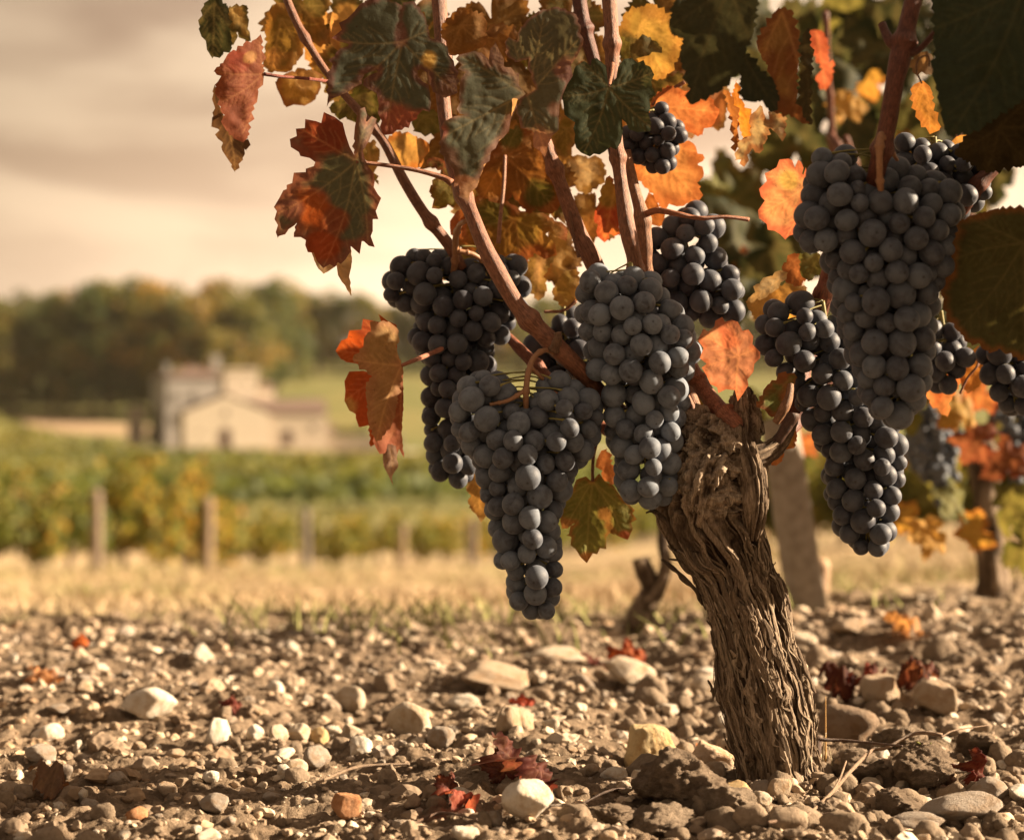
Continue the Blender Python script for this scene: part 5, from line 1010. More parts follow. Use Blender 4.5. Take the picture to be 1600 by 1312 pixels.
for k, (x, y, w, h) in enumerate([(1155, 1252, 46, 26), (1218, 1246, 44, 34), (1190, 1262, 36, 26), (1270, 1262, 30, 22), (1128, 1270, 36, 28), (1245, 1276, 30, 24), (1300, 1250, 34, 24)]):
    stone(x, y, w, h, [OCHRE, TAN, CREAM, TAN, TAN, CREAM, GREY][k], 'small broken stone lying at the very foot of the trunk', 'stones at the trunk foot', var=(k * 7 + 3) % 16)

# clods of earth round the trunk foot
def clod(px, py, w, h, seed, col, label, group=None):
    p, f = rock(seed, 5, 12, .07, .12, .85)
    n = fbm(p[:, 0] * 3, p[:, 1] * 3, p[:, 2] * 3, seed, 4)[:, None]; r_1 = (1 - np.abs(fbm(p[:, 0] * 4, p[:, 1] * 4, p[:, 2] * 4, seed + 3, 4)) * 2)[:, None]; p = p * (1 + .16 * n + .10 * r_1 + .20 * fbm(p[:, 0] * 8, p[:, 1] * 8, p[:, 2] * 8, seed + 1, 5, .7)[:, None])
    me = mesh_np('soil_clod', p, f, True, M_CLOD); vcol(me, 'col', np.repeat([col], len(p), 0))
    o = stone(px, py, w, h, (1, 1, 1), label, group, 'soil clod', 'soil_clod', me=(me, p), sink=.22); me.materials[0] = M_CLODS
    return o
def mat_clod():
    m, nt, out = new_mat('dry_earth'); co = objco(nt); n1 = noise(nt, co, 2.2, 6, .7); n2 = noise(nt, co, 14, 5, .75); n3 = noise(nt, co, 50, 3, .6)
    c = attr(nt, 'col').outputs['Color']
    c = mixc(nt, mrange(nt, n1, .35, .7), mixc(nt, 1, c, (.72, .68, .64), 'MULTIPLY'), mixc(nt, 1, c, (1.35, 1.3, 1.25), 'MULTIPLY'))
    c = mixc(nt, mrange(nt, n3, .64, .74, 0, .6), c, (.42, .35, .26))
    principled(nt, out, c, .95, .08, bump(nt, mth(nt, 'ADD', n2, mth(nt, 'MULTIPLY', n3, .4)), .9, .12)); return m
M_CLODS = mat_clod(); M_CRUMB = mat_vc('earth_crumbs', .95, .08, 350, .6, .9, .0012)
EARTH, EARTH2 = (.36, .285, .215), (.42, .34, .26)
clod(1068, 1262, 146, 112, 401, EARTH, 'large dark clod of earth left of the trunk foot')
clod(1132, 1290, 100, 72, 402, EARTH2, 'pale brown clod of earth in front of the trunk foot')
clod(1030, 1300, 110, 52, 403, EARTH2, 'low clod of earth at the bottom edge below the large dark one')
clod(1410, 1284, 100, 56, 404, EARTH, 'brown clod at the bottom edge, under the twigs')
clod(1450, 1238, 110, 80, 405, EARTH, 'cracked clod of earth right of the forked twig')
clod(1345, 1225, 80, 44, 406, EARTH2, 'rounded clod between the trunk foot and the forked twig')
clod(955, 1290, 70, 34, 407, EARTH, 'crumbly clod right of the smooth white stone')
clod(1290, 1285, 70, 36, 408, EARTH2, 'small crumbly clod below the trunk foot')
clod(1405, 1180, 74, 50, 409, EARTH2, 'lumpy clod of soil behind the forked twig')
clod(1530, 1186, 70, 46, 410, EARTH, 'dark lump of soil by the right edge')

# scattered pebbles: the ones that show largest are things of their own
PEB = [(WHITE, 'pale cream pebble scattered on the stony vineyard soil', 'cream pebbles on the soil'), (TAN, 'tan pebble scattered on the stony vineyard soil', 'tan pebbles on the soil'), (GREY, 'grey-brown pebble scattered on the stony vineyard soil', 'grey-brown pebbles on the soil')]
rg = np.random.default_rng(9)
cnt = 0; used = []
while cnt < 235:
    py = 975 + 350 * rg.random() ** 0.8; px = rg.uniform(-30, 1640)
    if abs(px - 1210) < 85 and py > 1190: continue
    u_ = (H * F / (py - HZ)) / F; size = float(np.clip(rg.lognormal(math.log(.0112), .52), .006, .034))
    w = size / u_
    if py > 1180: w = min(w, 46)
    if any(abs(px - a) < (w + b) * .42 and abs(py - c) < (w + b) * .25 for a, c, b in used): continue
    used.append((px, py, w)); k = int(rg.choice([0, 1, 2], p=[.42, .36, .22])); c = np.array(PEB[k][0]) * rg.uniform(.8, 1.1)
    stone(px, py, w, w * rg.uniform(.5, .85), c, PEB[k][1], PEB[k][2], 'pebble', 'pebble', sink=rg.uniform(.22, .42)); cnt += 1

gs = Soup(); v1, f1 = ICO[1]; v2, f2 = ICO[2]
gb = [rock(700 + k, 2, 6 + k % 4, .03, .10, .7)[0] for k in range(12)]; gb1 = [rock(720 + k, 1, 6 + k % 4, .03, .10, .7)[0] for k in range(12)]
V_, F_, C_ = [], [], []; n0 = 0; DIRT = np.array((.255, .197, .143))
for k in range(8600):
    py = 952 + 380 * rg.random() ** 1.15; px = rg.uniform(-420, 2000); x, d = (px - CX) / F * (H * F / (py - HZ)), H * F / (py - HZ)
    if rg.random() < ss(2.1, 2.5, d) * .6: continue
    s = float(np.clip(rg.lognormal(math.log(.0024 + .0016 * ss(1.4, 2.2, d)), .62), .0009, .012)); near = d < 1.7
    b = (gb if near else gb1)[k % 12]; a = rg.uniform(0, 6.28); R = np.array([[math.cos(a), -math.sin(a), 0], [math.sin(a), math.cos(a), 0], [0, 0, 1]])
    tl = rg.uniform(-.5, .5); R2 = np.array([[1, 0, 0], [0, math.cos(tl), -math.sin(tl)], [0, math.sin(tl), math.cos(tl)]])
    V_.append((b @ R2.T @ R.T) * s * np.array([1, 1, rg.uniform(.7, 1.1)]) + np.array([x, d, float(s) * .02])); F_.append((f2 if near else f1) + n0); n0 += len(b)
    c = np.array(CREAM) * .95 if rg.random() < .34 * ss(1.75, 2.2, d) else np.array([CREAM, CREAM, TAN, TAN, GREY, DIRT, DIRT, DIRT, DIRT, DIRT][int(rg.integers(0, 10))]) * rg.uniform(.75, 1.15); C_.append(np.repeat([c], len(b), 0))
V_ = np.concatenate(V_); 
cen = np.concatenate([np.repeat([q.mean(0)], len(q), 0) for q in np.split(V_, np.cumsum([len(q) for q in C_])[:-1])])
V_[:, 2] += gz(cen[:, 0], cen[:, 1])
me = mesh_np('gravel', V_, np.concatenate(F_), False, M_STONE); vcol(me, 'col', np.concatenate(C_))
tag(obj('gravel', me), kind='stuff')

# ---------------------------------------------------------------- dead leaves, twigs, grass stalks
def loose_leaf(name, seed, size, base, edgec, sp=.045, crumple=.35, fold=.3, blobs=(), tooth=.075):
    out = leaf_outline(seed, 1.0, tooth); P, Fc, vein, edge, dv, Lm = leaf_geo(out, (0, 0), sp, seed=seed)
    z = -fold * np.abs(P[:, 0]) + crumple * fbm(P[:, 0] * 1.5 + seed, P[:, 1] * 1.5, 0, seed, 3) + .25 * crumple * fbm(P[:, 0] * 6, P[:, 1] * 6, 0, seed + 1, 2) - crumple * .5 * (np.hypot(*P.T)) ** 2
    v = np.stack([P[:, 0], P[:, 1], z], 1) * size
    me = mesh_np(name, v, Fc, True, M_LEAF); vcol(me, 'col', leaf_color(P, edge, 1.0, base, edgec, .1, blobs, seed)); vflt(me, 'vein', vein * .7); return me
def dead_leaf(px, py, wpx, seed, base, edgec, label, rot, crumple=.5, fold=.35, lift=.5):
    x, d = ground_hit(px, py); s = wpx * d / F / 1.5; me = loose_leaf('fallen_leaf', seed, s, base, edgec, .05, crumple, fold)
    R = Euler(rot).to_matrix(); v = np.array([q.co[:] for q in me.vertices]) @ np.array(R).T
    o = obj('fallen_leaf', me, (x, d, float(gz(x, d)) - v[:, 2].min() - s * .12)); o.rotation_euler = rot
    return tag(o, label, 'leaf')
DR, CR, BRL = (.075, .018, .014), (.10, .014, .012), (.16, .08, .045)
dead_leaf(850, 1252, 120, 501, (.11, .032, .025), DR, 'curled dark red dead leaf behind the smooth white stone', (1.0, .2, 1.1), .7, .5)
dead_leaf(790, 1238, 60, 502, (.10, .03, .024), DR, 'small upright dark red leaf touching the curled one', (1.25, -.3, .2), .7, .6)
dead_leaf(985, 1050, 62, 503, (.30, .075, .028), (.22, .04, .02), 'orange-red curled leaf standing on a rock in the blurred middle ground', (1.3, .1, .3), .6, .5)
dead_leaf(938, 1042, 50, 504, CR, DR, 'dark red leaf lying left of the orange-red curled one', (.5, .2, .8), .5, .3)
dead_leaf(1318, 1100, 66, 505, (.07, .016, .014), (.05, .015, .012), 'dark crimson dead leaf right of the trunk', (.12, -.1, 1.3), .8, .5)
dead_leaf(1375, 1092, 64, 506, (.085, .018, .014), (.20, .028, .015), 'crimson leaf with a scarlet edge between two red dead leaves', (.35, .2, .4), 1.0, .6)
dead_leaf(1440, 1084, 66, 507, (.11, .035, .022), (.07, .02, .015), 'brownish red dead leaf farthest right of the trunk group', (.15, .1, 2.1), .8, .5)
dead_leaf(1535, 1232, 62, 508, CR, DR, 'crumpled crimson leaf on the grey stones at the right edge', (1.0, .1, .6), .8, .5)
dead_leaf(728, 1276, 70, 509, (.32, .085, .06), DR, 'reddish leaf fragment at the bottom edge left of the smooth white stone', (.5, .3, .9), .6, .5)
dead_leaf(818, 1112, 44, 510, (.30, .05, .03), DR, 'small red leaf scrap on the stones in the middle', (.9, .2, .2), .6, .4)
dead_leaf(700, 1250, 40, 511, (.14, .045, .035), DR, 'small maroon leaf standing among the gravel left of the curled leaf', (1.3, .5, .2), .6, .7)
dead_leaf(128, 1016, 40, 512, (.50, .13, .03), CR, 'little orange leaf at the grass edge on the left', (.5, .1, .3), .4, .2)
dead_leaf(80, 1068, 60, 513, (.40, .20, .09), BRL, 'tan-orange dead leaf near the left edge', (.5, .1, 1.3), .5, .3)
dead_leaf(90, 1240, 64, 514, (.16, .10, .065), BRL, 'brown curled leaf lying at the lower left', (.25, .1, 1.5), .8, .7)
dead_leaf(362, 1110, 36, 515, (.14, .03, .025), DR, 'tiny dark red leaf above the upright white stone', (.9, .2, .2), .6, .4)
dead_leaf(1420, 1020, 70, 516, (.34, .19, .08), BRL, 'dry ochre leaf blurred behind the red dead leaves', (.8, .1, 2.1), .6, .4)
dead_leaf(1105, 1182, 30, 517, (.5, .2, .08), None, 'tiny orange leaf tip beside the orange-white rock', (.8, .1, 2.1), .6, .4)

def twig(name, pts, label, cat, col=(.26, .17, .11), n=60, parts=()):
    """rows px, py (where it would meet the ground), lift m, radius px"""
    q = []
    for px, py, lf, r in pts:
        x, d = ground_hit(px, py); q.append((x, d, float(gz(x, d)) + lf, r * d / F))
    s = spline(q, n); v, f = tube(s[:, :3], s[:, 3] * (1 + .15 * vn(np.linspace(0, 14, n), .5, seed=len(label))), 10)
    o0 = s[0, :3]; me = mesh_np(name, v - o0, f, True, M_CANE); vcol(me, 'col', np.repeat([col], len(v), 0)); me.uv_layers.new(name='UVMap')
    o = obj(name, me, o0); tag(o, label, cat)
    return o
def sub_twig(parent, pts, col=(.26, .17, .11), n=30):
    q = []
    for px, py, lf, r in pts:
        x, d = ground_hit(px, py); q.append((x, d, float(gz(x, d)) + lf, r * d / F))
    s = spline(q, n); v, f = tube(s[:, :3], s[:, 3], 8); o0 = s[0, :3]
    me = mesh_np('branch', v - o0, f, True, M_CANE); vcol(me, 'col', np.repeat([col], len(v), 0)); me.uv_layers.new(name='UVMap'); obj('branch', me, o0, parent)
t1 = twig('twig', [(1250, 1300, .006, 2.4), (1300, 1266, .012, 2.8), (1330, 1246, .018, 3.2), (1362, 1232, .026, 3.2), (1385, 1226, .03, 2.8), (1430, 1226, .034, 3), (1472, 1226, .034, 3)], 'pale forked twig lying on the clods right of the trunk', 'twig', (.34, .25, .17))
sub_twig(t1, [(1470, 1226, .034, 1.6), (1492, 1218, .034, 1.2), (1545, 1205, .032, .8)], (.34, .25, .17))
sub_twig(t1, [(1300, 1266, .012, 2.2), (1312, 1254, .018, 1.8), (1322, 1246, .024, 1.5)], (.34, .25, .17))
twig('twig', [(1280, 1214, .026, 2.8), (1320, 1222, .026, 2.4), (1370, 1232, .03, 2), (1410, 1240, .03, 1.5)], 'thin dark twig running from the trunk foot over the forked one', 'twig', (.13, .085, .06))
twig('twig', [(1276, 1228, .002, 5), (1277, 1215, .012, 5), (1280, 1206, .024, 4)], 'short dark stub standing against the trunk foot', 'twig', (.10, .06, .04), 20)
twig('twig', [(1200, 1300, .006, 2.4), (1260, 1290, .006, 2.6), (1330, 1284, .007, 2.2)], 'thin straight twig at the bottom edge below the trunk', 'twig', (.22, .15, .10))
twig('twig', [(640, 1296, .004, 2), (690, 1285, .006, 2.2), (745, 1290, .004, 1.6)], 'slender brown twig under the reddish leaf fragment', 'twig', (.17, .11, .075))
twig('twig', [(905, 1262, .004, 1.6), (950, 1250, .006, 2), (985, 1240, .004, 1.6)], 'dark twig in front of the yellow limestone block', 'twig', (.12, .08, .055))
twig('twig', [(505, 1230, .005, 2.2), (560, 1216, .008, 2.6), (640, 1206, .006, 2)], 'pale stick on the gravel in the lower left half', 'twig', (.34, .26, .18))
def stalk(px, py, top, r, label, col, lean=0):
    x, d = ground_hit(px, py); z = float(gz(x, d)); h = (py - top) * d / F
    p = np.array([(x, d, z - .004), (x + lean * .3 * h, d, z + h * .5), (x + lean * h, d, z + h)]); v, f = tube(spline(p, 16), np.linspace(r, r * .4, 16) * d / F, 6); v, o0 = at_origin(v)
    me = mesh_np('grass_stalk', v, f, True, M_STEM); vcol(me, 'col', np.repeat([col], len(v), 0)); tag(obj('grass_stalk', me, o0), label, 'grass stalk')
stalk(1290, 1206, 1087, 1.8, 'single upright dry straw just right of the trunk', (.55, .33, .12), 0.0)
stalk(1301, 1210, 1168, 1.6, 'short pale bent straw at the foot of the upright one', (.5, .42, .26), -.15)
stalk(1284, 1206, 1144, 2.4, 'pointed dry blade beside the upright straw', (.42, .33, .2), .1)
# weed sprout
x, d = ground_hit(1455, 1204); sw = empty('weed', (x, d, float(gz(x, d))), 'tiny yellow-green sprout among the clods at the lower right', 'weed')
for pts in ([(1455, 1200, 1.36, 1.5), (1452, 1180, 1.36, 1.8), (1440, 1164, 1.36, 1.2), (1432, 1158, 1.36, .7)], [(1453, 1184, 1.36, 1.5), (1458, 1170, 1.36, 1.8), (1454, 1160, 1.36, .8)], [(1453, 1195, 1.36, 1.5), (1464, 1186, 1.36, 1.8), (1470, 1190, 1.36, .8)]):
    cane('stem', pts, 20, 8, (.34, .36, .08), .05, 0, 3, sw, M_STEM)

V_, F_, C_, n0 = [], [], [], 0; r8 = np.random.default_rng(88); gc = []
for k in range(6):
    p, f = rock(760 + k, 3, 10, .08, .12, .8); p = p * (1 + .22 * fbm(p[:, 0] * 3, p[:, 1] * 3, p[:, 2] * 3, k, 4, .65))[:, None]; gc.append((p, f))
for k in range(900):
    py = 990 + 340 * r8.random() ** .9; px = r8.uniform(-300, 1900) if k % 2 else r8.uniform(1000, 1750); d = H * F / (py - HZ); x = (px - CX) / F * d; sz = float(np.clip(r8.lognormal(math.log(.0048), .5), .002, .014))
    if abs(px - 1210) < 60 and 1150 < py < 1235: continue
    p, f = gc[k % 6]; a = r8.uniform(0, 6.28); R = np.array([[math.cos(a), -math.sin(a), 0], [math.sin(a), math.cos(a), 0], [0, 0, 1]])
    V_.append(p @ R.T * sz * r8.uniform(.8, 1.2, 3) + np.array([x, d, float(gz(x, d)) + sz * .15])); F_.append(f + n0); n0 += len(p); C_.append(np.repeat([np.array((.225, .174, .125)) * r8.uniform(.75, 1.25)], len(p), 0))
me = mesh_np('dirt', np.concatenate(V_), np.concatenate(F_), True, M_CRUMB); vcol(me, 'col', np.concatenate(C_)); tag(obj('dirt', me), kind='stuff')
# ---------------------------------------------------------------- just behind: stake, old stump, neighbouring vine
def gpos(px, d): x = (px - CX) / F * d; return np.array([x, d, float(gz(x, d))])
def wood_post(name, base, top, r, col, label, cat, group=None, n=14, lean_taper=.9, chamfer=False):
    base = np.array(base, float); top = np.array(top, float); k = np.linspace(0, 1, n)[:, None]
    p = base + (top - base) * k; rr = r * (1 - (1 - lean_taper) * k[:, 0])
    ph = np.arange(18) / 18 * 6.283
    disp = r * .10 * fbm(np.cos(ph)[None] * 2.5 + 0 * k, np.sin(ph)[None] * 2.5 + 0 * k, k * 3 + base[0], 5, 3)
    v, f = tube(p, rr, 18, True, disp); o0 = base
    me = mesh_np('shaft', v - o0, f, True, M_WOOD); vcol(me, 'col', np.repeat([col], len(v), 0))
    root = empty(name, o0, label, cat, group); obj('shaft', me, o0, root)
    c = tube(np.array([top - (top - base) * .002, top + (top - base) / np.linalg.norm(top - base) * r * .35]), np.array([r * lean_taper, r * .55]), 18)
    me = mesh_np('cap', c[0] - o0, c[1], False, M_WOOD); vcol(me, 'col', np.repeat([np.array(col) * 1.15], len(c[0]), 0)); obj('cap', me, o0, root)
    return root
b = gpos(1266, 2.42); wood_post('wooden_stake', b - np.array([0, 0, .03]), W(1214, 640, 2.40), 31 * 2.42 / F, (.34, .295, .245), 'leaning grey wooden stake, blurred, behind the trunk', 'stake')
b = gpos(1279, 2.50); wood_post('wooden_stake', b - np.array([0, 0, .02]), W(1283, 878, 2.5), 15 * 2.5 / F, (.42, .29, .19), 'short wooden peg added beside the grey stake for its sunlit side', 'stake')  # added lighter peg stands in for the sunlit strip of the stake

def rough_trunk(pts, col, o0, name='trunk', parent=None, seed=0, nr=20, n=70):
    s = spline(pts, n); c = W(s[:, 0], s[:, 1], s[:, 2]); rad = s[:, 3] * s[:, 2] / F; ph = np.arange(nr) / nr * 6.283; k = np.linspace(0, 1, n)
    g = fbm(np.cos(ph)[None] * 2 + 0 * k[:, None], np.sin(ph)[None] * 2 + 0 * k[:, None], k[:, None] * 5, seed, 4)
    v, f = tube(c, rad, nr, True, rad[:, None] * .5 * g); me = mesh_np(name, v - np.asarray(o0), f, True, M_BARK)
    vflt(me, 'ridge', np.r_[np.clip(.45 + g.ravel(), 0, 1)]); return obj(name, me, o0, parent)
b = gpos(1000, 2.24); st = empty('vine_stump', b, 'small dark gnarled vine stump, forked and blurred, behind the lowest bunch', 'vine stump')
rough_trunk([(998, 985, 2.24, 24), (1006, 950, 2.24, 20), (1016, 920, 2.24, 15), (1006, 890, 2.24, 14), (1002, 872, 2.24, 12)], None, b, 'trunk', st, 3)
rough_trunk([(1012, 940, 2.24, 15), (1030, 915, 2.24, 12), (1040, 880, 2.24, 11), (1036, 845, 2.25, 10), (1040, 780, 2.26, 8), (1050, 700, 2.28, 7)], None, b, 'arm', st, 4)

# neighbouring vine in the same row, out of focus
NL = []
PALS = [((.028, .038, .018), None), ((.042, .055, .02), (.08, .06, .02)), ((.10, .11, .03), None), ((.30, .19, .04), (.36, .16, .04)), ((.40, .24, .06), None), ((.30, .12, .045), (.24, .06, .03)), ((.15, .045, .025), None), ((.30, .15, .08), None)]
for k in range(16):
    bcol, ecol = PALS[k % 8]; NL.append(loose_leaf('leaf', 800 + k, .056, bcol, ecol, .09, .3, .25))
nb = gpos(1545, 2.42); nv = empty('grapevine', nb, 'blurred neighbouring grapevine with a dark trunk, at the right edge', 'grapevine')
rough_trunk([(1552, 948, 2.42, 26), (1548, 880, 2.42, 22), (1545, 820, 2.42, 21), (1540, 760, 2.42, 22), (1536, 715, 2.42, 26), (1530, 680, 2.42, 18)], None, nb, 'trunk', nv, 6)
def ncane(pts, r=None): return cane('cane', pts, 50, 10, (.17, .07, .045), .08, 3, 5, nv)
ncane([(1540, 720, 2.42, 10), (1500, 690, 2.42, 8), (1440, 640, 2.4, 7), (1380, 560, 2.3, 6), (1330, 420, 2.2, 6), (1300, 200, 2.1, 5), (1290, 20, 2.0, 5)])
ncane([(1540, 700, 2.42, 9), (1560, 600, 2.4, 7), (1540, 450, 2.35, 6), (1500, 250, 2.3, 6), (1480, 40, 2.2, 5)])
ncane([(1320, 310, 2.2, 5), (1296, 210, 2.1, 5), (1340, 275, 2.05, 6), (1322, 215, 2.0, 5)])
ncane([(1530, 700, 2.42, 8), (1470, 560, 2.6, 6), (1400, 300, 2.7, 6), (1350, 60, 2.8, 6)])
r_ = np.random.default_rng(21)
def nleaf(px, py, d, size, pal, par=nv):
    me = NL[pal + 8 * int(r_.integers(0, 2))]; p = W(px, py, d); o = obj('leaf', me, p, par)
    o.scale = (size,) * 3; o.rotation_euler = (math.radians(r_.uniform(55, 125)), r_.uniform(-.5, .5), r_.uniform(-1.0, 1.0))
    q = o.rotation_euler.to_matrix() @ Matrix.Rotation(r_.uniform(0, 6.28), 3, 'Z'); o.rotation_euler = q.to_euler()
cl_ = [(1150, 320, 1.0, 1), (1180, 380, 1.1, 0), (1130, 300, .6, 2), (1210, 395, .9, 0), (1165, 430, .8, 0), (1130, 400, .6, 5), (1250, 150, 1, 0), (1290, 110, 1, 0), (1240, 230, 1, 1), (1300, 250, 1.0, 0), (1330, 190, .8, 0), (1345, 90, .9, 0), (1365, 130, .55, 3), (1310, 165, .5, 3), (1330, 155, .5, 4), (1295, 285, .9, 0), (1340, 300, .9, 1),
       (1260, 60, 1, 0), (1330, 40, 1, 0), (1380, 60, .9, 0), (1420, 210, 1, 0), (1460, 260, 1, 0), (1500, 170, 1.1, 0), (1550, 100, 1.1, 0), (1520, 300, 1, 1), (1480, 380, 1, 0), (1560, 380, 1, 0), (1210, 40, 1, 0), (1170, 100, .9, 0), (1230, 500, .8, 4), (1260, 540, .7, 3), (1180, 640, .7, 2), (1250, 690, .6, 5),
       (1500, 650, .6, 3), (1535, 620, .5, 5), (1560, 660, .6, 2), (1500, 700, .6, 2), (1530, 690, .6, 6), (1575, 730, .7, 6), (1590, 600, .9, 3), (1570, 790, .8, 2), (1500, 790, .7, 2), (1530, 830, .6, 3), (1460, 830, .55, 4), (1420, 810, .5, 3), (1480, 760, .7, 2), (1400, 700, .7, 3), (1425, 640, .7, 2), (1380, 740, .5, 3), (1600, 850, .8, 2), (1440, 560, .9, 1), (1490, 530, 1, 0), (1540, 500, 1, 0), (1590, 480, 1, 0), (1290, 640, .6, 2), (1270, 620, .5, 5)]
for px, py, s, pal in cl_: nleaf(px, py, r_.uniform(2.05, 2.75), s * (1.35 if pal < 2 else 1.0), pal)
for k in range(30): nleaf(r_.uniform(1235, 1560), r_.uniform(-40, 330), r_.uniform(2.2, 3.0), r_.uniform(.7, 1.0), int(r_.choice([0, 0, 0, 1, 1, 2, 3])))
def far_bunch(pts, label, d, seed):
    o0 = W(*pts[0][:2], d); rt = empty('grape_bunch', o0, label, 'grape bunch'); rr = np.random.default_rng(seed); n = 0; tries = 0; L = []
    s = spline([(x, y, 0, r) for x, y, r in pts], 60)
    while n < 80 and tries < 6000:
        tries += 1; k = int(rr.integers(0, 60)); v = rr.normal(size=3); v /= np.linalg.norm(v); R = s[k, 3]; c = np.array([s[k, 0], s[k, 1], 0]) + v * R * rr.uniform(.6, 1)
        if any(np.linalg.norm(c - q) < 13 for q in L): continue
        L.append(c); n += 1; g = obj('grape', GRAPES[n % 4], W(c[0], c[1], d + c[2] * d / F), rt); g.scale = (8.6 * d / F,) * 3; g.rotation_euler = rr.uniform(0, 6.28, 3)
    v, f = tube(W(s[:, 0], s[:, 1], d), np.full(60, 2.2 * d / F), 6); me = mesh_np('stalk', v - o0, f, True, M_STEM); vcol(me, 'col', np.repeat([(.2, .15, .06)], len(v), 0)); obj('stalk', me, o0, rt)
far_bunch([(1462, 640, 34), (1466, 690, 40), (1470, 740, 24), (1474, 785, 14)], 'black blurred bunch hanging on the neighbouring vine, left of its trunk', 2.38, 31)
far_bunch([(1440, 650, 22), (1436, 700, 22), (1440, 730, 14)], 'smaller blurred bunch behind the black one on the neighbouring vine', 2.5, 32)
far_bunch([(1590, 640, 30), (1592, 700, 34), (1596, 760, 16)], 'blurred bunch of the neighbouring vine cut off by the right edge', 2.3, 33)

# ---------------------------------------------------------------- grass
M_GRASS = mat_vc('dry_grass', .8, .1, 3, .4, 0, .001)
def grass_mesh():
    rr = np.random.default_rng(41); V_, C_, n = [], [], 34000
    d = 1.95 * (34 / 1.95) ** (rr.random(n) ** 1.15); px = rr.uniform(-320, 1950, n); x = (px - CX) / F * d
    patch = fbm(x * 1.1, d * .9, seed=61, oct=4); g2 = fbm(x * .8 + 9, d * .5, seed=62, oct=3)
    keep = (rr.random(n) < ss(2.0, 3.2, d + patch * 1.1) * ss(-.5, .15, patch + .25)) ; d, x, patch, g2 = d[keep], x[keep], patch[keep], g2[keep]; n = len(d)
    z = gz(x, d); h = rr.uniform(.012, .05, n) * (1 + ss(3.5, 14, d) * 1.3) * np.clip(.7 + 1.2 * patch + .5 * g2, .25, 1.3 + ss(3, 8, d)); w = .0011 * (1 + d / 4.0)
    az = rr.uniform(0, 6.28, n); ln = rr.uniform(.3, 1.5, n) * h; la = rr.uniform(0, 6.28, n)
    b = np.stack([x, d, z - .004], 1); s = np.stack([np.cos(az) * w, np.sin(az) * w, 0 * w], 1); m = b + np.stack([np.cos(la) * ln * .35, np.sin(la) * ln * .35, h * .55], 1); t = b + np.stack([np.cos(la) * ln, np.sin(la) * ln, h], 1)
    v = np.stack([b - s, b + s, m + s * .7, m - s * .7, t], 1).reshape(-1, 3); i = np.arange(n)[:, None] * 5
    f = np.concatenate([i + np.array([[0, 1, 2]]), i + np.array([[0, 2, 3]]), i + np.array([[3, 2, 4]])])
    straw = np.array([(.46, .345, .215)]); green = np.array([(.21, .23, .07)]); w_ = np.clip(ss(-.08, .2, g2) + ss(2.9, 2.4, d) * .5, 0, 1)[:, None] * .85
    c = (straw * (1 - w_) + green * w_) * rr.uniform(.65, 1.2, (n, 1)); me = mesh_np('grass', v, f, False, M_GRASS); vcol(me, 'col', np.repeat(c, 5, 0)); return me
tag(obj('grass', grass_mesh()), kind='stuff')

# ---------------------------------------------------------------- the vine row beyond the grass
def leaf_cloud(rr, centers, n, size, colf, squash=1.0):
    """n leaf-sized quads spread through lumps (x, y, z, r)"""
    C = np.array(centers, float); k = rr.choice(len(C), n, p=C[:, 3] ** 2 / (C[:, 3] ** 2).sum()); u = rr.normal(size=(n, 3)); u /= np.linalg.norm(u, axis=1)[:, None]
    p = C[k, :3] + u * (C[k, 3] * rr.uniform(.45, 1.05, n) ** .6)[:, None] * np.array([1, 1, squash])
    nn = u * .6 + rr.normal(size=(n, 3)) * .7; nn /= np.linalg.norm(nn, axis=1)[:, None]
    a = np.cross(nn, rr.normal(size=(n, 3))); a /= np.linalg.norm(a, axis=1)[:, None]; b = np.cross(nn, a); s = (size * rr.uniform(.6, 1.3, n))[:, None]
    v = np.stack([p - a * s, p - b * s * .75 + a * s * .1, p + a * s, p + b * s * .75 - nn * s * .25], 1).reshape(-1, 3)
    f = np.arange(n * 4).reshape(-1, 4); c = np.repeat(colf(p, k, rr), 4, 0); return v, f, c
VG = np.array([(.085, .11, .03), (.14, .155, .04), (.25, .24, .065), (.36, .30, .08), (.34, .20, .055), (.26, .10, .035)])
def vine_col(p, k, rr, pr=(.40, .24, .14, .12, .06, .04)):
    return VG[rr.choice(6, len(p), p=pr)] * rr.uniform(.75, 1.2, (len(p), 1))
ROWV = []
for k in range(4):
    rr = np.random.default_rng(900 + k); ce = [(rr.uniform(-.55, .55), rr.uniform(-.22, .22), rr.uniform(.32, .95), rr.uniform(.16, .30)) for _ in range(12)] + [(rr.uniform(-.5, .5), rr.uniform(-.12, .12), rr.uniform(1.0, 1.28), .10) for _ in range(3)]
    pr = [(.34, .24, .20, .14, .05, .03), (.44, .28, .17, .09, .01, .01), (.38, .29, .20, .10, .02, .01), (.22, .20, .24, .24, .07, .03)][k]
    v, f, c = leaf_cloud(rr, ce, 950, .06, lambda p, kk, r3: vine_col(p, kk, r3, pr)); me = mesh_np('foliage', v, f, False, M_FOL); vcol(me, 'col', c); ROWV.append(me)
tv_, tf_ = tube(spline([(0, 0, -.1), (.03, .02, .2), (-.04, 0, .45), (.05, 0, .7)], 12), np.linspace(.04, .025, 12), 8); TRK = mesh_np('trunk', tv_, tf_, True, M_BARK); vflt(TRK, 'ridge', np.full(len(tv_), .35))
def row_vine(px, d, s, var, label, group):
    p = gpos(px, d); o = empty('grapevine', p, label, 'grapevine', group); o.scale = (s, s, s); o.rotation_euler = (0, 0, r_.uniform(-.4, .4))
    for nm, me in (('foliage', ROWV[var]), ('trunk', TRK)):
        q = bpy.data.objects.new(nm, me); COL.objects.link(q); q.parent = o
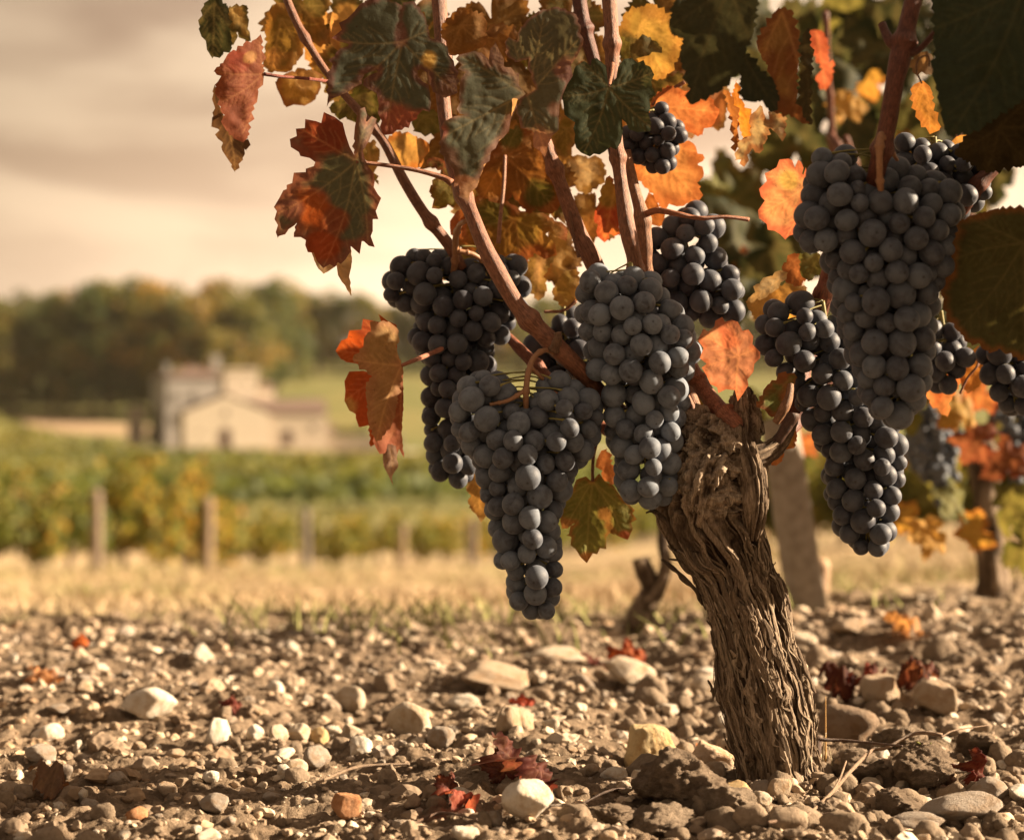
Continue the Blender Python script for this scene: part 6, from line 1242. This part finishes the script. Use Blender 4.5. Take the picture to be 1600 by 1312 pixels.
for k, (px, d, s, var) in enumerate([(-90, 21, 1.0, 0), (-20, 22, 1.05, 1), (50, 22.5, 1.0, 0), (105, 23, 1.0, 1), (190, 24, 1.1, 3), (245, 24.5, 1.2, 0), (290, 25.5, 1.2, 3), (345, 27, .95, 1), (395, 28, .95, 2), (440, 29, .9, 1), (515, 30.5, .9, 2), (555, 31.5, .95, 1), (590, 32.5, .95, 2), (645, 34, .95, 2), (690, 35, .95, 1), (735, 36, .95, 0), (780, 37.5, .95, 2)]):
    row_vine(px, d, s * (.92 if px < 350 else .78), var, 'leafy green and yellow grapevine in the blurred row beyond the dry grass', 'vines in the row beyond the dry grass')
for k in range(12): row_vine(830 + k * 34, 38.5 + k * 0.9, .8, k % 4, 'yellow-green grapevine far behind the hanging bunches', 'vines far behind the bunches')
for k in range(15): row_vine(1130 + k * 46, 27 - k * .35, 1.02, [3, 2, 0, 2][k % 4], 'blurred yellowing grapevine beyond the grass, behind the trunk and stake', 'vines beyond the grass behind the stake')
for k, (px, d, top, w, lab) in enumerate([(150, 21.6, 768, 10, 'leftmost of the weathered posts in the distant vine row'), (322, 24.6, 780, 10, 'post standing in the distant vine row right of the tall yellow vine'), (477, 28.2, 798, 8, 'grey post in the distant vine row, third from its near end'), (625, 31.5, 822, 8, 'short post in the distant vine row, under the folded orange leaf'), (738, 34.2, 812, 7, 'farthest post of the distant vine row, half hidden by the grapes')]):
    b = gpos(px, d); wood_post('vine_post', b - np.array([0, 0, .1]), W(px + (k % 2) * 3, top, d), w * d / F, [(.20, .155, .115), (.23, .175, .125), (.17, .15, .125), (.21, .155, .105), (.18, .145, .115)][k], lab, 'post')

# far vineyard: rows that run across the slope, one mass of leaves
rr = np.random.default_rng(55); V_, F_, C_, n0 = [], [], [], 0
for y0 in np.arange(-140, 420, 15.0):
    m = 8400; x = rr.uniform(-130, 190, m); yy = y0 + .62 * x + rr.normal(0, 1.6, m); ok = (yy > 60) & ((yy < 262) | ((x < -68) & (yy < 345))) & (rr.random(m) < np.clip(90 / np.maximum(yy, 1), .3, 1)); ok &= (np.abs(x) < yy * .45 + 8); x, yy = x[ok], yy[ok]; m = len(x)
    if not m: continue
    g = fbm(x / 9, yy / 9, seed=71, oct=3); hh = rr.uniform(.3, 1.1, m) * (1 + .3 * g); p = np.stack([x, yy, gz(x, yy) + hh], 1)
    s = ((.2 + yy * .0009) * rr.uniform(.6, 1.3, m))[:, None]; nn = rr.normal(size=(m, 3)); nn /= np.linalg.norm(nn, axis=1)[:, None]; a = np.cross(nn, rr.normal(size=(m, 3))); a /= np.linalg.norm(a, axis=1)[:, None]; b = np.cross(nn, a)
    V_.append(np.stack([p - a * s, p - b * s, p + a * s, p + b * s], 1).reshape(-1, 3)); F_.append(np.arange(m * 4).reshape(-1, 4) + n0); n0 += 4 * m
    tone = fbm(x / 40, yy / 30, seed=73, oct=3)[:, None]; c = np.array([(.095, .118, .040)]) * (1 - ss(-.3, .4, tone)) + np.array([(.19, .18, .062)]) * ss(-.3, .4, tone); C_.append(np.repeat(c * rr.uniform(.6, 1.25, (m, 1)), 4, 0))
me = mesh_np('vineyard_foliage', np.concatenate(V_), np.concatenate(F_), False, M_FOL); vcol(me, 'col', np.concatenate(C_)); tag(obj('vineyard_foliage', me), kind='stuff')

# ---------------------------------------------------------------- the estate buildings
def mat_roof():
    m, nt, out = new_mat('roof_tiles'); co = objco(nt); wv = N(nt, 'ShaderNodeTexWave', {'Vector': co, 'Scale': 2.2, 'Distortion': 1.0}, bands_direction='DIAGONAL').outputs[0]
    c = mixc(nt, noise(nt, co, .8, 5), (.16, .112, .09), (.12, .092, .078)); c = mixc(nt, mth(nt, 'MULTIPLY', wv, .35), c, (.12, .065, .05)); principled(nt, out, c, .8, .2); return m
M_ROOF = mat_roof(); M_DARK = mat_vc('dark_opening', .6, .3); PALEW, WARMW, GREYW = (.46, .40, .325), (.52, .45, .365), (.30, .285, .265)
def building(name, px, py, d, w, dp, h, roofh, rot, wall, label, cat, gable=None, openings=(), chimneys=(), flat=False):
    """w along the local x, dp along y; the local -y side is the front; gable 'x' puts the ridge along x, 'y' along y, None a hipped roof"""
    x = (px - CX) / F * d; z = H - (py - HZ) / F * d
    root = empty(name, (x, d, z), label, cat); root.rotation_euler = (0, 0, rot)
    def part(nm, v, f, m, col, par=root):
        me = mesh_np(nm, v, f, False, m)
        if col is not None: vcol(me, 'col', np.repeat([col], len(v), 0))
        o = bpy.data.objects.new(nm, me); COL.objects.link(o); o.parent = par; return o
    a, b = w / 2, dp / 2; v = [(-a, -b, -4), (a, -b, -4), (a, b, -4), (-a, b, -4), (-a, -b, h), (a, -b, h), (a, b, h), (-a, b, h)]; f = [(0, 1, 5, 4), (1, 2, 6, 5), (2, 3, 7, 6), (3, 0, 4, 7)]
    if gable == 'y': v += [(0, -b, h + roofh), (0, b, h + roofh)]; f += [(4, 5, 8), (6, 7, 9)]
    elif gable == 'x': v += [(-a, 0, h + roofh), (a, 0, h + roofh)]; f += [(5, 6, 9), (7, 4, 8)]
    else: f += [(4, 5, 6, 7)]
    part('wall', np.array(v, float), f, M_WALL, wall)
    e, t, up = .35, .2, .04
    if flat:
        v_, f_ = box((-a - e, -b - e, h + .02), (a + e, b + e, h + .5)); rf = part('parapet', v_, f_, M_WALL, np.array(wall) * 1.05)
    else:
        s = roofh / (a if gable == 'y' else b)
        if gable == 'y': v = [(-a - e, -b - .12, h - s * e + up), (0, -b - .12, h + roofh + up), (a + e, -b - .12, h - s * e + up), (-a - e, b + e, h - s * e + up), (0, b + e, h + roofh + up), (a + e, b + e, h - s * e + up)]; f = [(0, 1, 4, 3), (1, 2, 5, 4)]
        elif gable == 'x': v = [(-a - e, -b - e, h - s * e + up), (-a - e, 0, h + roofh + up), (-a - e, b + e, h - s * e + up), (a + e, -b - e, h - s * e + up), (a + e, 0, h + roofh + up), (a + e, b + e, h - s * e + up)]; f = [(0, 3, 4, 1), (1, 4, 5, 2)]
        else:
            k = min(a, b) * .9; v = [(-a - e, -b - e, h + up), (a + e, -b - e, h + up), (a + e, b + e, h + up), (-a - e, b + e, h + up), (-a + k, 0, h + roofh), (a - k, 0, h + roofh)]; f = [(0, 1, 5, 4), (1, 2, 5), (2, 3, 4, 5), (3, 0, 4)]
        v = np.array(v, float); n = len(v); f2 = [tuple(q + n for q in reversed(p)) for p in f]; rf = part('roof', np.vstack([v + np.array([0, 0, t]), v]), f + f2, M_ROOF, None)
    for cx_, cy_, cw, ch in chimneys:
        v_, f_ = box((cx_ - cw, cy_ - cw, h * .8), (cx_ + cw, cy_ + cw, ch)); part('chimney', v_, f_, M_WALL, np.array(wall) * .95, rf)
    for kind, u0, z0, ow, oh, side in openings:
        col = (.06, .03, .022) if kind in ('door', 'arch') else (.10, .09, .08)
        prof = [(-ow / 2, 0), (ow / 2, 0), (ow / 2, oh * .72 if kind == 'arch' else oh)] + ([(ow / 2 * math.cos(q), oh * .72 + oh * .28 * math.sin(q)) for q in np.linspace(.3, 2.84, 7)] if kind == 'arch' else []) + [(-ow / 2, oh * .72 if kind == 'arch' else oh)]
        n = len(prof); nm = 'door' if kind in ('door', 'arch') else 'window'
        P3 = lambda u, zz, o_: (u0 + u, -b - o_, z0 + zz) if side == 'front' else ((a + o_, u0 + u, z0 + zz) if side == 'right' else (-a - o_, u0 - u, z0 + zz))
        v_ = np.array([P3(u, zz, .03) for u, zz in prof] + [P3(u * 1.0, zz, -.25) for u, zz in prof]); ff = [tuple(range(n))] + [(i_, (i_ + 1) % n, n + (i_ + 1) % n, n + i_) for i_ in range(n)]
        dr = part(nm, v_, ff, M_DARK, col)
        q = [(u * 1.22, zz if zz == 0 else zz + ow * .10) for u, zz in prof]; v_ = np.array([P3(u, zz, .08) for u, zz in prof] + [P3(u, zz, .08) for u, zz in q] + [P3(u, zz, -.1) for u, zz in q]); ff = [(i_, (i_ + 1) % n, n + (i_ + 1) % n, n + i_) for i_ in range(n) if i_ != 0] + [(n + i_, n + (i_ + 1) % n, 2 * n + (i_ + 1) % n, 2 * n + i_) for i_ in range(n) if i_ != 0]
        part('frame', v_, ff, M_WALL, np.array(wall) * .85, dr)
    return root
m_ = 370 / F      # metres per photo pixel at the buildings
ra = math.radians(22)
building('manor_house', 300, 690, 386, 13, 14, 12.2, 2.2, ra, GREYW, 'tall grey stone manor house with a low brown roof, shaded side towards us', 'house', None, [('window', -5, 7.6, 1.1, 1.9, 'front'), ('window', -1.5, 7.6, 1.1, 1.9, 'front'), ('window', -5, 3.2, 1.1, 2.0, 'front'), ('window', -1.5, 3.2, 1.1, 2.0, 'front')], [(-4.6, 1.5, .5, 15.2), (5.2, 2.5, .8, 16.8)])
building('tower', 372, 692, 368, 6.2, 5.0, 13.2, 1, ra, WARMW, 'square pale tower rising above the gabled hall', 'tower', 'x', [('window', -1.2, 10.4, .7, .7, 'front'), ('window', 1.2, 10.4, .7, .7, 'front')], [], True)
building('gabled_hall', 348, 703, 360, 15.5, 6, 7.0, 2.9, math.radians(22), PALEW, 'cream gabled hall with a dark arched doorway in its front', 'hall', 'y', [('arch', -.2, 0.2, 2.0, 3.9, 'front'), ('window', -.2, 6.2, .8, .9, 'front'), ('window', -4.8, 3.0, .35, .6, 'front')])
building('side_wing', 447, 695, 366, 13.5, 7, 6.0, 2.2, math.radians(20), (.39, .335, .27), 'low cream wing with a brown roof to the right of the gabled hall', 'wing', 'x', [('arch', -.6, .1, 1.9, 2.7, 'front'), ('window', 4.2, 2.6, .9, 1.2, 'front')])
building('turret', 414, 690, 374, 2.8, 2.8, 10.0, 1.2, ra, WARMW, 'small round-topped pale turret just right of the square tower', 'turret', None)
building('outbuilding', 213, 668, 386, 3.0, 3.0, 3.4, 1.0, .3, PALEW, 'tiny white outbuilding left of the dark cypress', 'outbuilding', None, [('door', 0, 0, .8, 1.9, 'front')])
building('outbuilding', 505, 690, 372, 3.6, 3.0, 2.2, 1.0, .2, PALEW, 'small white outbuilding right of the low wing', 'outbuilding', 'x', [('door', 0, 0, .8, 1.7, 'front')])
building('garden_wall', 560, 694, 371, 16, .6, 1.1, .2, .12, (.42, .38, .33), 'long low white garden wall at the far right of the estate', 'wall', 'x', flat=True)

# ---------------------------------------------------------------- trees
TG = np.array([(.066, .090, .038), (.125, .142, .05), (.20, .185, .062), (.28, .20, .068), (.30, .185, .06)])
TREES = []
for k in range(7):
    rr = np.random.default_rng(1200 + k); hh = 1.0; ce = []
    for q in range(26):
        t = rr.uniform(.14, .98); wd = .30 * math.sin(math.pi * min(1, .12 + t * .80)) ** .8; an = rr.uniform(0, 6.28); rad = wd * math.sqrt(rr.random()) * 1.0
        ce.append((math.cos(an) * rad, math.sin(an) * rad, t, rr.uniform(.07, .14)))
    base_mix = [(.5, .3, .12, .06, .02), (.35, .35, .2, .08, .02), (.2, .3, .3, .15, .05), (.08, .17, .35, .28, .12), (.55, .33, .1, .02, 0), (.3, .3, .25, .12, .03), (.6, .3, .08, .02, 0)][k]
    lump = rr.choice(5, len(ce), p=base_mix)
    def tcol(p, kk, r3): return TG[np.where(r3.random(len(p)) < .7, lump[kk], r3.choice(5, len(p), p=base_mix))] * r3.uniform(.7, 1.25, (len(p), 1))
    v, f, c = leaf_cloud(rr, ce, 2300, .021, tcol); me = mesh_np('crown', v, f, False, M_FOL); vcol(me, 'col', c)
    v, f = tube(spline([(0, 0, -.05), (.01, 0, .2), (-.01, .01, .5), (0, 0, .8)], 10), np.linspace(.022, .006, 10), 7)
    tm = mesh_np('trunk', v, f, True, M_BARK); vflt(tm, 'ridge', np.full(len(v), .3)); TREES.append((me, tm))
def tree(px, d, ht, var, label, group, name='tree', w=1.0):
    p = gpos(px, d); o = empty(name, p, label, 'tree', group); o.scale = (ht * w, ht * w, ht); o.rotation_euler = (0, 0, r_.uniform(0, 6.28))
    for nm, me in zip(('crown', 'trunk'), TREES[var]):
        q = bpy.data.objects.new(nm, me); COL.objects.link(q); q.parent = o
KIND = {0: ('dark green leafy tree in the wood behind the estate', 'dark green trees of the wood'), 1: ('olive green tree in the wood behind the estate', 'olive trees of the wood'), 2: ('tree turning brown in the wood behind the estate', 'browning trees of the wood'), 3: ('orange-brown autumn tree in the wood behind the estate', 'orange trees of the wood'), 4: ('dark green leafy tree in the wood behind the estate', 'dark green trees of the wood'), 5: ('olive green tree in the wood behind the estate', 'olive trees of the wood'), 6: ('dark green leafy tree in the wood behind the estate', 'dark green trees of the wood')}
for row, (dd, step) in enumerate([(455, 40), (480, 44), (510, 50)]):
    px = -260 + row * 17
    while px < 1900:
        q = px + r_.uniform(-10, 10); rise = 0 if px < 400 else 45 * ss(400, 900, px)
        d_ = dd + (110 * ss(395, 470, px)) + r_.uniform(-6, 6); var = int(r_.choice([0, 1, 2, 3, 4, 5, 6], p=[.16, .2, .16, .10, .14, .14, .10]))
        base = gpos(q, d_)[2]; want = 455 + r_.uniform(-10, 26) + (12 if px < 120 else 0) + rise * .4 - row * 1.5
        ht = (H - (want - HZ) / F * d_) - base; ht = max(ht, 9)
        tree(q, d_, ht, var, *KIND[var], w=r_.uniform(.85, 1.15)); px += step * r_.uniform(.8, 1.2)
tree(239, 380, 7.8, 6, 'narrow dark cypress at the left corner of the grey manor house', None, 'cypress_tree', .45)
for q, (px, d, h_) in enumerate([(545, 376, 4.2), (530, 384, 4.0), (565, 390, 4.4)]): tree(px, d, h_, 4, 'round dark bush beside the low garden wall', 'bushes by the garden wall', 'bush', 1.5)

# ---------------------------------------------------------------- air
v_, f_ = box((-900, -80, -60), (900, 760, 75))
hz, hnt, hout = new_mat('haze'); pv = N(hnt, 'ShaderNodeVolumePrincipled', {'Color': (.98, .88, .72, 1), 'Density': .00006, 'Anisotropy': .35}); hnt.links.new(pv.outputs[0], hout.inputs['Volume'])
tag(obj('haze', mesh_np('haze', v_, f_, False, hz)), kind='stuff')

# the rest of the old vine's leaves, beyond the right edge of the photo; they shade the corner and the biggest bunch
V_, F_, C_, E_, n0 = [], [], [], [], 0; r9 = np.random.default_rng(77)
for k in range(34):
    me = NL[int(r9.choice([0, 1, 2, 8, 9, 10]))]; v = np.zeros(len(me.vertices) * 3, np.float32); me.vertices.foreach_get('co', v); v = v.reshape(-1, 3)
    cc = np.zeros(len(v) * 4, np.float32); me.color_attributes['col'].data.foreach_get('color', cc); q = Euler((math.radians(r9.uniform(60, 120)), 0, r9.uniform(.6, 1.6))).to_matrix() @ Matrix.Rotation(r9.uniform(0, 6.28), 3, 'Z')
    V_.append(v @ np.array(q).T * r9.uniform(.85, 1.2) + W(r9.uniform(1690, 2150), r9.uniform(-160, 470), r9.uniform(1.06, 1.245))); C_.append(cc.reshape(-1, 4)[:, :3]); F_ += [tuple(int(i) + n0 for i in p.vertices) for p in me.polygons]; n0 += len(v)
me = mesh_np('leaf', np.concatenate(V_) - np.array(root_xyz), np.array(F_), True, M_LEAF); vcol(me, 'col', np.concatenate(C_)); vflt(me, 'vein', np.zeros(n0)); tag(obj('leaf', me, root_xyz, vine), kind='stuff')
